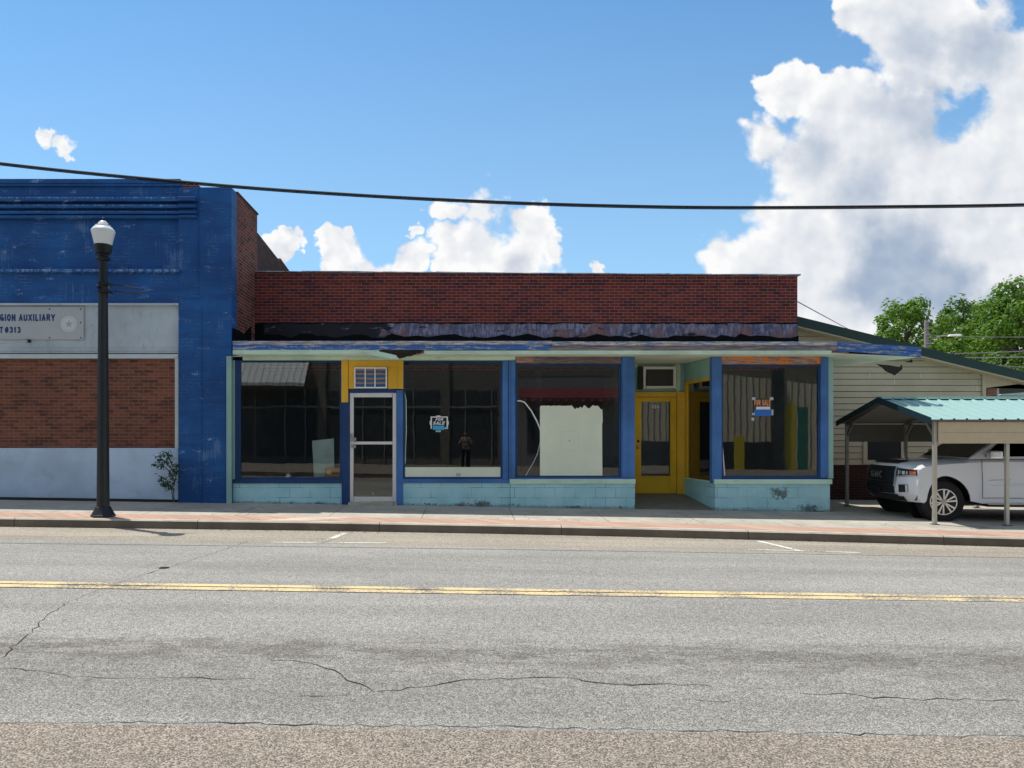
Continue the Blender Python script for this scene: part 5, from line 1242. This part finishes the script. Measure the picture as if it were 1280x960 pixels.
MB().hexa([(pxx(1179), DP - .42, pz(421.5)), (pxx(1195), DP - .42, pz(421.2)), (pxx(1195), DP - .18, pz(421.2)), (pxx(1179), DP - .18, pz(421.5))], [(pxx(1181), DP - .38, pz(419.3)), (pxx(1193), DP - .38, pz(419.0)), (pxx(1193), DP - .22, pz(419.0)), (pxx(1181), DP - .22, pz(419.3))]).build('lamp_head', 'white_plastic', pole, bevel=.015)
hw = MB()
for py in (403, 411, 419, 430): hw.tube([(pxx(1155.5), DP - .12, pz(py)), (pxx(1161), DP - .12, pz(py))], .03, 6)
hw.build('line_hardware', 'wire_grey', pole)
for i, (a, b, r_, lab) in enumerate((((1160, 420), (1330, 421), .012, 'highest of the four wires running right from the utility pole'), ((1160, 443), (1330, 436), .018, 'pale second wire below the street light, right of the utility pole'), ((1160, 447), (1330, 445), .022, 'thick pale wire third down, right of the utility pole'), ((1190, 452), (1330, 462), .016, 'lowest grey wire crossing before the trees at the right edge'))):
    wv_ = MB().tube(cat([(pxx(a[0]), DP - .1, pz(a[1])), (pxx((a[0] + b[0]) / 2), DP - .1, pz((a[1] + b[1]) / 2 + 1.2)), (pxx(b[0]), DP - .1, pz(b[1]))], 8), r_, 5).build('power_line', 'wire_grey')
    tag(wv_, lab, 'wire', 'wires strung from the utility pole')

# ------------------------------------------------------------------ vegetation
def tree(name, label, px, py, rx, rz_, d, nleaf, m, seed, size=.22, base=-.5):
    r_ = random.Random(seed); sc_ = d / F
    cx = (px - CX) * sc_; cz = ZC + (CY - py) * sc_; RX, RZ = rx * sc_, rz_ * sc_
    root = thing(name, label, 'tree', (cx, d, base), 0, 'trees behind the tan building')
    clumps = []
    for i in range(70):
        a = r_.uniform(0, 2 * math.pi); u = r_.uniform(-.75, 1); rr = r_.uniform(.45, 1.0) ** .6
        s_ = math.sqrt(max(0, 1 - u * u)); lob = 1 + .22 * math.sin(3 * a + seed) + .15 * math.sin(5 * a + 2 * u * 3 + seed)
        clumps.append((Vector((cx + RX * s_ * math.cos(a) * rr * lob, d + RX * s_ * math.sin(a) * rr * lob, cz + RZ * u * rr * (1 + .12 * math.sin(4 * a)))), r_.uniform(.16, .34) * RX))
    vs = []; fs = []
    for i in range(nleaf):
        c, cr = clumps[r_.randrange(len(clumps))]
        v = Vector((r_.gauss(0, 1), r_.gauss(0, 1), r_.gauss(0, .75))); v = v.normalized() * cr * (r_.random() ** .45)
        p_ = c + v
        nn = (v.normalized() + Vector((r_.uniform(-.9, .9), r_.uniform(-.9, .9), r_.uniform(-.2, 1.1)))).normalized()
        e = nn.orthogonal().normalized(); f_ = nn.cross(e); a = r_.uniform(0, 6.28); e, f_ = e * math.cos(a) + f_ * math.sin(a), f_ * math.cos(a) - e * math.sin(a)
        s_ = size * r_.uniform(.55, 1.3); k_ = len(vs)
        vs += [p_ - e * s_ * .5, p_ + f_ * s_ * .26 - nn * s_ * .06, p_ + e * s_ * .5, p_ - f_ * s_ * .26 - nn * s_ * .06]; fs.append((k_, k_ + 1, k_ + 2, k_ + 3))
    mb = MB(); mb.v = vs; mb.f = fs
    me = bpy.data.meshes.new('crown'); me.from_pydata([tuple(a - root.location) for a in vs], [], fs); me.materials.append(MATS[m])
    o = bpy.data.objects.new('crown', me); C.objects.link(o); o.parent = root
    tr_ = MB(); tr_.tube([(cx, d, base), (cx + .1, d, cz - RZ * .5), (cx, d, cz + RZ * .3)], [RX * .12, RX * .08, RX * .03], 8)
    for i in range(9):
        c, cr = clumps[i * 7]; st_ = Vector((cx, d, cz - RZ * r_.uniform(.1, .6))); tr_.tube([st_, st_.lerp(c, .5) + Vector((0, 0, -.1 * RZ)), c], [RX * .05, RX * .03, RX * .012], 6)
    tr_.build('trunk', 'bark', root)
    return root
tree('deciduous_tree', 'bright green tree with airy crown left of the utility pole', 1132, 420, 42, 42, 46, 6500, 'leaf_bright', 3, .27)
tree('deciduous_tree', 'round mid green tree between the utility pole and the tallest tree', 1208, 428, 40, 48, 50, 6500, 'leaf_mid', 8, .28)
tree('deciduous_tree', 'largest bright green tree cut by the right edge of the photo', 1284, 425, 62, 76, 44, 13000, 'leaf_bright', 15, .27)
tree('deciduous_tree', 'low bright green tree just right of the utility pole', 1172, 448, 34, 26, 42, 4200, 'leaf_bright', 21, .25)
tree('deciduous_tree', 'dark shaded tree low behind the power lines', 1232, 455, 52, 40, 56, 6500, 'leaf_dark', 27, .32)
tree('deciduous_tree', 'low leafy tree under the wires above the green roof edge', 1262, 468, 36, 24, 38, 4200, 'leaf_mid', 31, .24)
tree('deciduous_tree', 'dense mid green tree filling the gap left of the largest tree', 1248, 424, 44, 54, 52, 8000, 'leaf_mid', 41, .28)
# sapling at the wall
sp0 = on_walk(217, 628.5); sp0.y = YB - .09; sp0.z = walk_z(sp0.x, sp0.y)
sap = thing('sapling', 'small leafy sapling growing from the crack at the foot of the blue building', 'plant', tuple(sp0))
r_ = random.Random(3); sx_ = lambda px: fx(px, YB - .15); sz_ = lambda py: fz(py, YB - .15)
stm = MB(); tips = []
for pts in ([(217, 628), (216, 605), (217, 590), (214, 575)], [(217, 626), (213, 612), (207, 600), (203, 597)], [(216.5, 608), (220, 592), (222, 580)], [(216.5, 596), (208, 584), (199, 580), (190, 580)], [(217, 590), (206, 576), (198, 570)], [(216, 582), (212, 572), (208, 566)], [(217, 614), (210, 606), (204, 604)]):
    P = [Vector((sx_(a), YB - .09 - r_.uniform(0, .12), sz_(b))) for a, b in pts]; stm.tube(P, [.012, .008, .006, .004][:len(P)], 5); tips.append(P)
stm.build('stem', 'bark', sap)
vs = []; fs = []
for P in tips:
    for i in range(46):
        t = r_.uniform(.35, 1.0) * (len(P) - 1); j = min(int(t), len(P) - 2); c = P[j].lerp(P[j + 1], t - j) + Vector((r_.gauss(0, .045), r_.gauss(0, .04), r_.gauss(0, .04)))
        dirv = Vector((r_.uniform(-1, 1), r_.uniform(-.8, .3), r_.uniform(-.9, .5))).normalized(); e = dirv * r_.uniform(.05, .09); n_ = dirv.orthogonal().normalized() * .014; k_ = len(vs)
        vs += [c, c + e * .5 + n_, c + e, c + e * .5 - n_]; fs.append((k_, k_ + 1, k_ + 2, k_ + 3))
mb = MB(); mb.v = vs; mb.f = fs; mb.build('foliage', 'leaf_dark', sap)

# ------------------------------------------------------------------ across the street (seen mirrored in the shop windows)
YO = -6.0
op = thing('brick_building', 'dark brick row of shops across the street, mirrored in the shop panes', 'building', (-6, YO, 0))
box(-26, 2.0, YO - .3, YO, -.5, 7.2).build('wall', 'opposite_wall', op)
pl = MB()
for x in (-7.0, -14.5, -1.0, 1.8): pl.box(x - .2, x + .2, YO + .002, YO + .12, -.3, 7.0)
pl.build('brick_pilaster', 'opposite_wall', op)
sfn = MB()
for xa, xb in ((-14.2, -7.3), (-6.7, -1.3), (-.7, 1.5)): sfn.box(xa, xb, YO + .003, YO + .03, .4, 3.6)
fr2 = MB(); rp = random.Random(8); x = -14.0
while x < 1.4:
    if not any(abs(x - q_) < .4 for q_ in (-7, -14.5, -1)): fr2.box(x - .03, x + .03, YO + .031, YO + .07, .1, 3.6)
    x += rp.uniform(.9, 1.7)
fr2.box(-14.2, 1.5, YO + .072, YO + .10, 2.75, 2.85); fr2.build('shop_front_frame', 'opposite_cream', op)
sfn.build('shop_front', 'opposite_dark', op)
MB().prism([(-13.5, YO + .05, 5.2), (-13.5, YO + .05, 5.05), (-13.5, YO + 1.3, 3.75), (-13.5, YO + 1.3, 3.9)], (5.9, 0, 0)).build('metal_awning', 'corrugated_white', op)
op2 = thing('shop_building', 'cream shop with scalloped red awning across the street, mirrored beside the mint board', 'building', (6, YO, 0))
box(2.2, 8.9, YO - .3, YO, -.5, 7.5).build('wall', 'opposite_cream', op2)
box(2.2, 8.9, YO + .002, YO + .02, 4.3, 7.3).build('dark_upper_wall', 'opposite_wall', op2)
aw = MB().prism([(2.6, YO + .05, 3.7), (2.6, YO + .05, 3.6), (2.6, YO + 1.0, 3.1), (2.6, YO + 1.0, 3.2)], (5.2, 0, 0))
for i in range(13): aw.prism([(2.6 + i * .4, YO + 1.0, 3.1), (3.0 + i * .4, YO + 1.0, 3.1), (2.8 + i * .4, YO + 1.0, 2.85)], (0, .015, 0))
aw.build('red_awning', 'opposite_red', op2)
zg = MB()
for i in range(13): zg.prism([(2.68 + i * .4, YO + 1.005, 3.13), (2.92 + i * .4, YO + 1.005, 3.13), (2.8 + i * .4, YO + 1.005, 3.0)], (0, .03, 0))
zg.build('awning_trim', 'opposite_cream', op2)
box(3.0, 6.0, YO + .003, YO + .03, .5, 2.6).build('shop_front', 'opposite_dark', op2)
op3 = thing('metal_building', 'tan corrugated metal building with yellow doors across the street, mirrored in rightmost pane', 'building', (14, YO, 0))
MB().prism([(9.0, YO - .3, -.8), (20, YO - .3, -.8), (20, YO - .3, 3.6), (9.0, YO - .3, 4.8)], (0, .3, 0)).build('wall', 'corrugated_tan', op3)
box(9, 22, YO - 1.2, YO - .4, -.8, 8.0).build('rear_wall', 'opposite_wall', op3)
box(13.1, 13.6, YO + .003, YO + .03, -.4, 1.4).build('door', 'opposite_yellow', op3); box(15.6, 16.1, YO + .003, YO + .03, -.4, 3.0).build('door', 'opposite_yellow', op3); box(16.2, 16.7, YO + .003, YO + .03, -.4, 2.8).build('door', 'opposite_green', op3)
box(14.9, 15.4, YO + .05, YO + .35, -.4, 4.6).build('porch_post', 'opposite_dark', op3)
box(9.0, 15, YO + .003, YO + .02, -.4, 1.1).build('base_wall', 'opposite_dark', op3)

# ------------------------------------------------------------------ the photographer, mirrored in the second pane
gx, gy = 0.0, -.46; gz0 = SL * gx - .05
per = thing('person', 'person in patterned shirt and dark trousers holding up a phone, mirrored in the shop pane', 'person', (gx, gy, gz0))
def skin_mesh(verts, edges, radii, name, material, parent, levels=2):
    me = bpy.data.meshes.new(name); me.from_pydata([tuple(Vector(v)) for v in verts], edges, [])
    o = bpy.data.objects.new(name, me); C.objects.link(o)
    o.modifiers.new('s', 'SKIN'); md = o.modifiers.new('u', 'SUBSURF'); md.levels = levels; md.render_levels = levels
    for i, r in enumerate(radii):
        rr = r if isinstance(r, tuple) else (r, r); me.skin_vertices[0].data[i].radius = rr
    me.skin_vertices[0].data[0].use_root = True
    dg = bpy.context.evaluated_depsgraph_get(); me2 = bpy.data.meshes.new_from_object(o.evaluated_get(dg)); o.modifiers.clear(); o.data = me2; bpy.data.meshes.remove(me)
    me2.materials.clear(); me2.materials.append(MATS[material]); me2.polygons.foreach_set('use_smooth', [True] * len(me2.polygons)); o.parent = parent
    return o
V = [(0, 0, .92), (0, 0, 1.08), (0, .01, 1.25), (0, 0, 1.36), (0, 0, 1.42), (0, .01, 1.50), (0, .02, 1.60),
     (-.09, 0, .88), (-.11, .01, .48), (-.11, 0, .09), (-.12, .13, .04), (.09, 0, .88), (.11, .01, .48), (.11, 0, .09), (.12, .13, .04),
     (-.17, 0, 1.33), (-.27, .10, 1.12), (-.10, .30, 1.36), (-.06, .34, 1.42), (.17, 0, 1.33), (.27, .10, 1.12), (.10, .30, 1.36), (.06, .34, 1.42)]
E = [(0, 1), (1, 2), (2, 3), (3, 4), (4, 5), (5, 6), (0, 7), (7, 8), (8, 9), (9, 10), (0, 11), (11, 12), (12, 13), (13, 14), (3, 15), (15, 16), (16, 17), (17, 18), (3, 19), (19, 20), (20, 21), (21, 22)]
Rr = [(.15, .11), (.135, .10), (.155, .11), (.13, .09), .055, .075, .085, .085, .058, .04, .035, .085, .058, .04, .035, .06, .042, .03, .035, .06, .042, .03, .035]
skin_mesh(V, E, Rr, 'body', 'skin', per)
Vs = [(0, 0, .93), (0, 0, 1.08), (0, .01, 1.25), (0, 0, 1.36), (-.17, 0, 1.33), (-.25, .08, 1.17), (.17, 0, 1.33), (.25, .08, 1.17)]
skin_mesh(Vs, [(0, 1), (1, 2), (2, 3), (3, 4), (4, 5), (3, 6), (6, 7)], [(.17, .125), (.15, .115), (.17, .125), (.14, .10), .075, .065, .075, .065], 'shirt', 'patterned_shirt', per)
Vt = [(0, 0, .93), (-.09, 0, .86), (-.11, .01, .48), (-.11, 0, .10), (.09, 0, .86), (.11, .01, .48), (.11, 0, .10)]
skin_mesh(Vt, [(0, 1), (1, 2), (2, 3), (0, 4), (4, 5), (5, 6)], [(.16, .12), .105, .078, .065, .105, .078, .065], 'trousers', 'denim', per)
skin_mesh([(0, -.03, 1.60), (0, -.05, 1.52), (0, -.045, 1.42)], [(0, 1), (1, 2)], [.10, .10, .07], 'hair', 'hair', per)
for s_ in (-1, 1): skin_mesh([(s_ * .11, -.03, .05), (s_ * .115, .08, .045), (s_ * .12, .17, .04)], [(0, 1), (1, 2)], [.055, .05, .04], 'shoe', 'shoe', per)
for s_ in (-1, 1):
    for i in range(4): skin_mesh([(s_ * .06, .345, 1.40 + .018 * i), (s_ * .045, .375, 1.405 + .019 * i), (s_ * .022, .385, 1.408 + .019 * i)], [(0, 1), (1, 2)], [.010, .009, .008], 'finger', 'skin', per, 1)
    skin_mesh([(s_ * .06, .33, 1.44), (s_ * .05, .345, 1.475), (s_ * .03, .352, 1.49)], [(0, 1), (1, 2)], [.011, .010, .009], 'thumb', 'skin', per, 1)
phn = MB().box(gx - .038, gx + .038, gy + .362, gy + .371, gz0 + 1.40, gz0 + 1.555).build('phone', 'dark_plastic', bevel=.003)
tag(phn, 'dark phone held up in both hands of the mirrored photographer', 'phone')
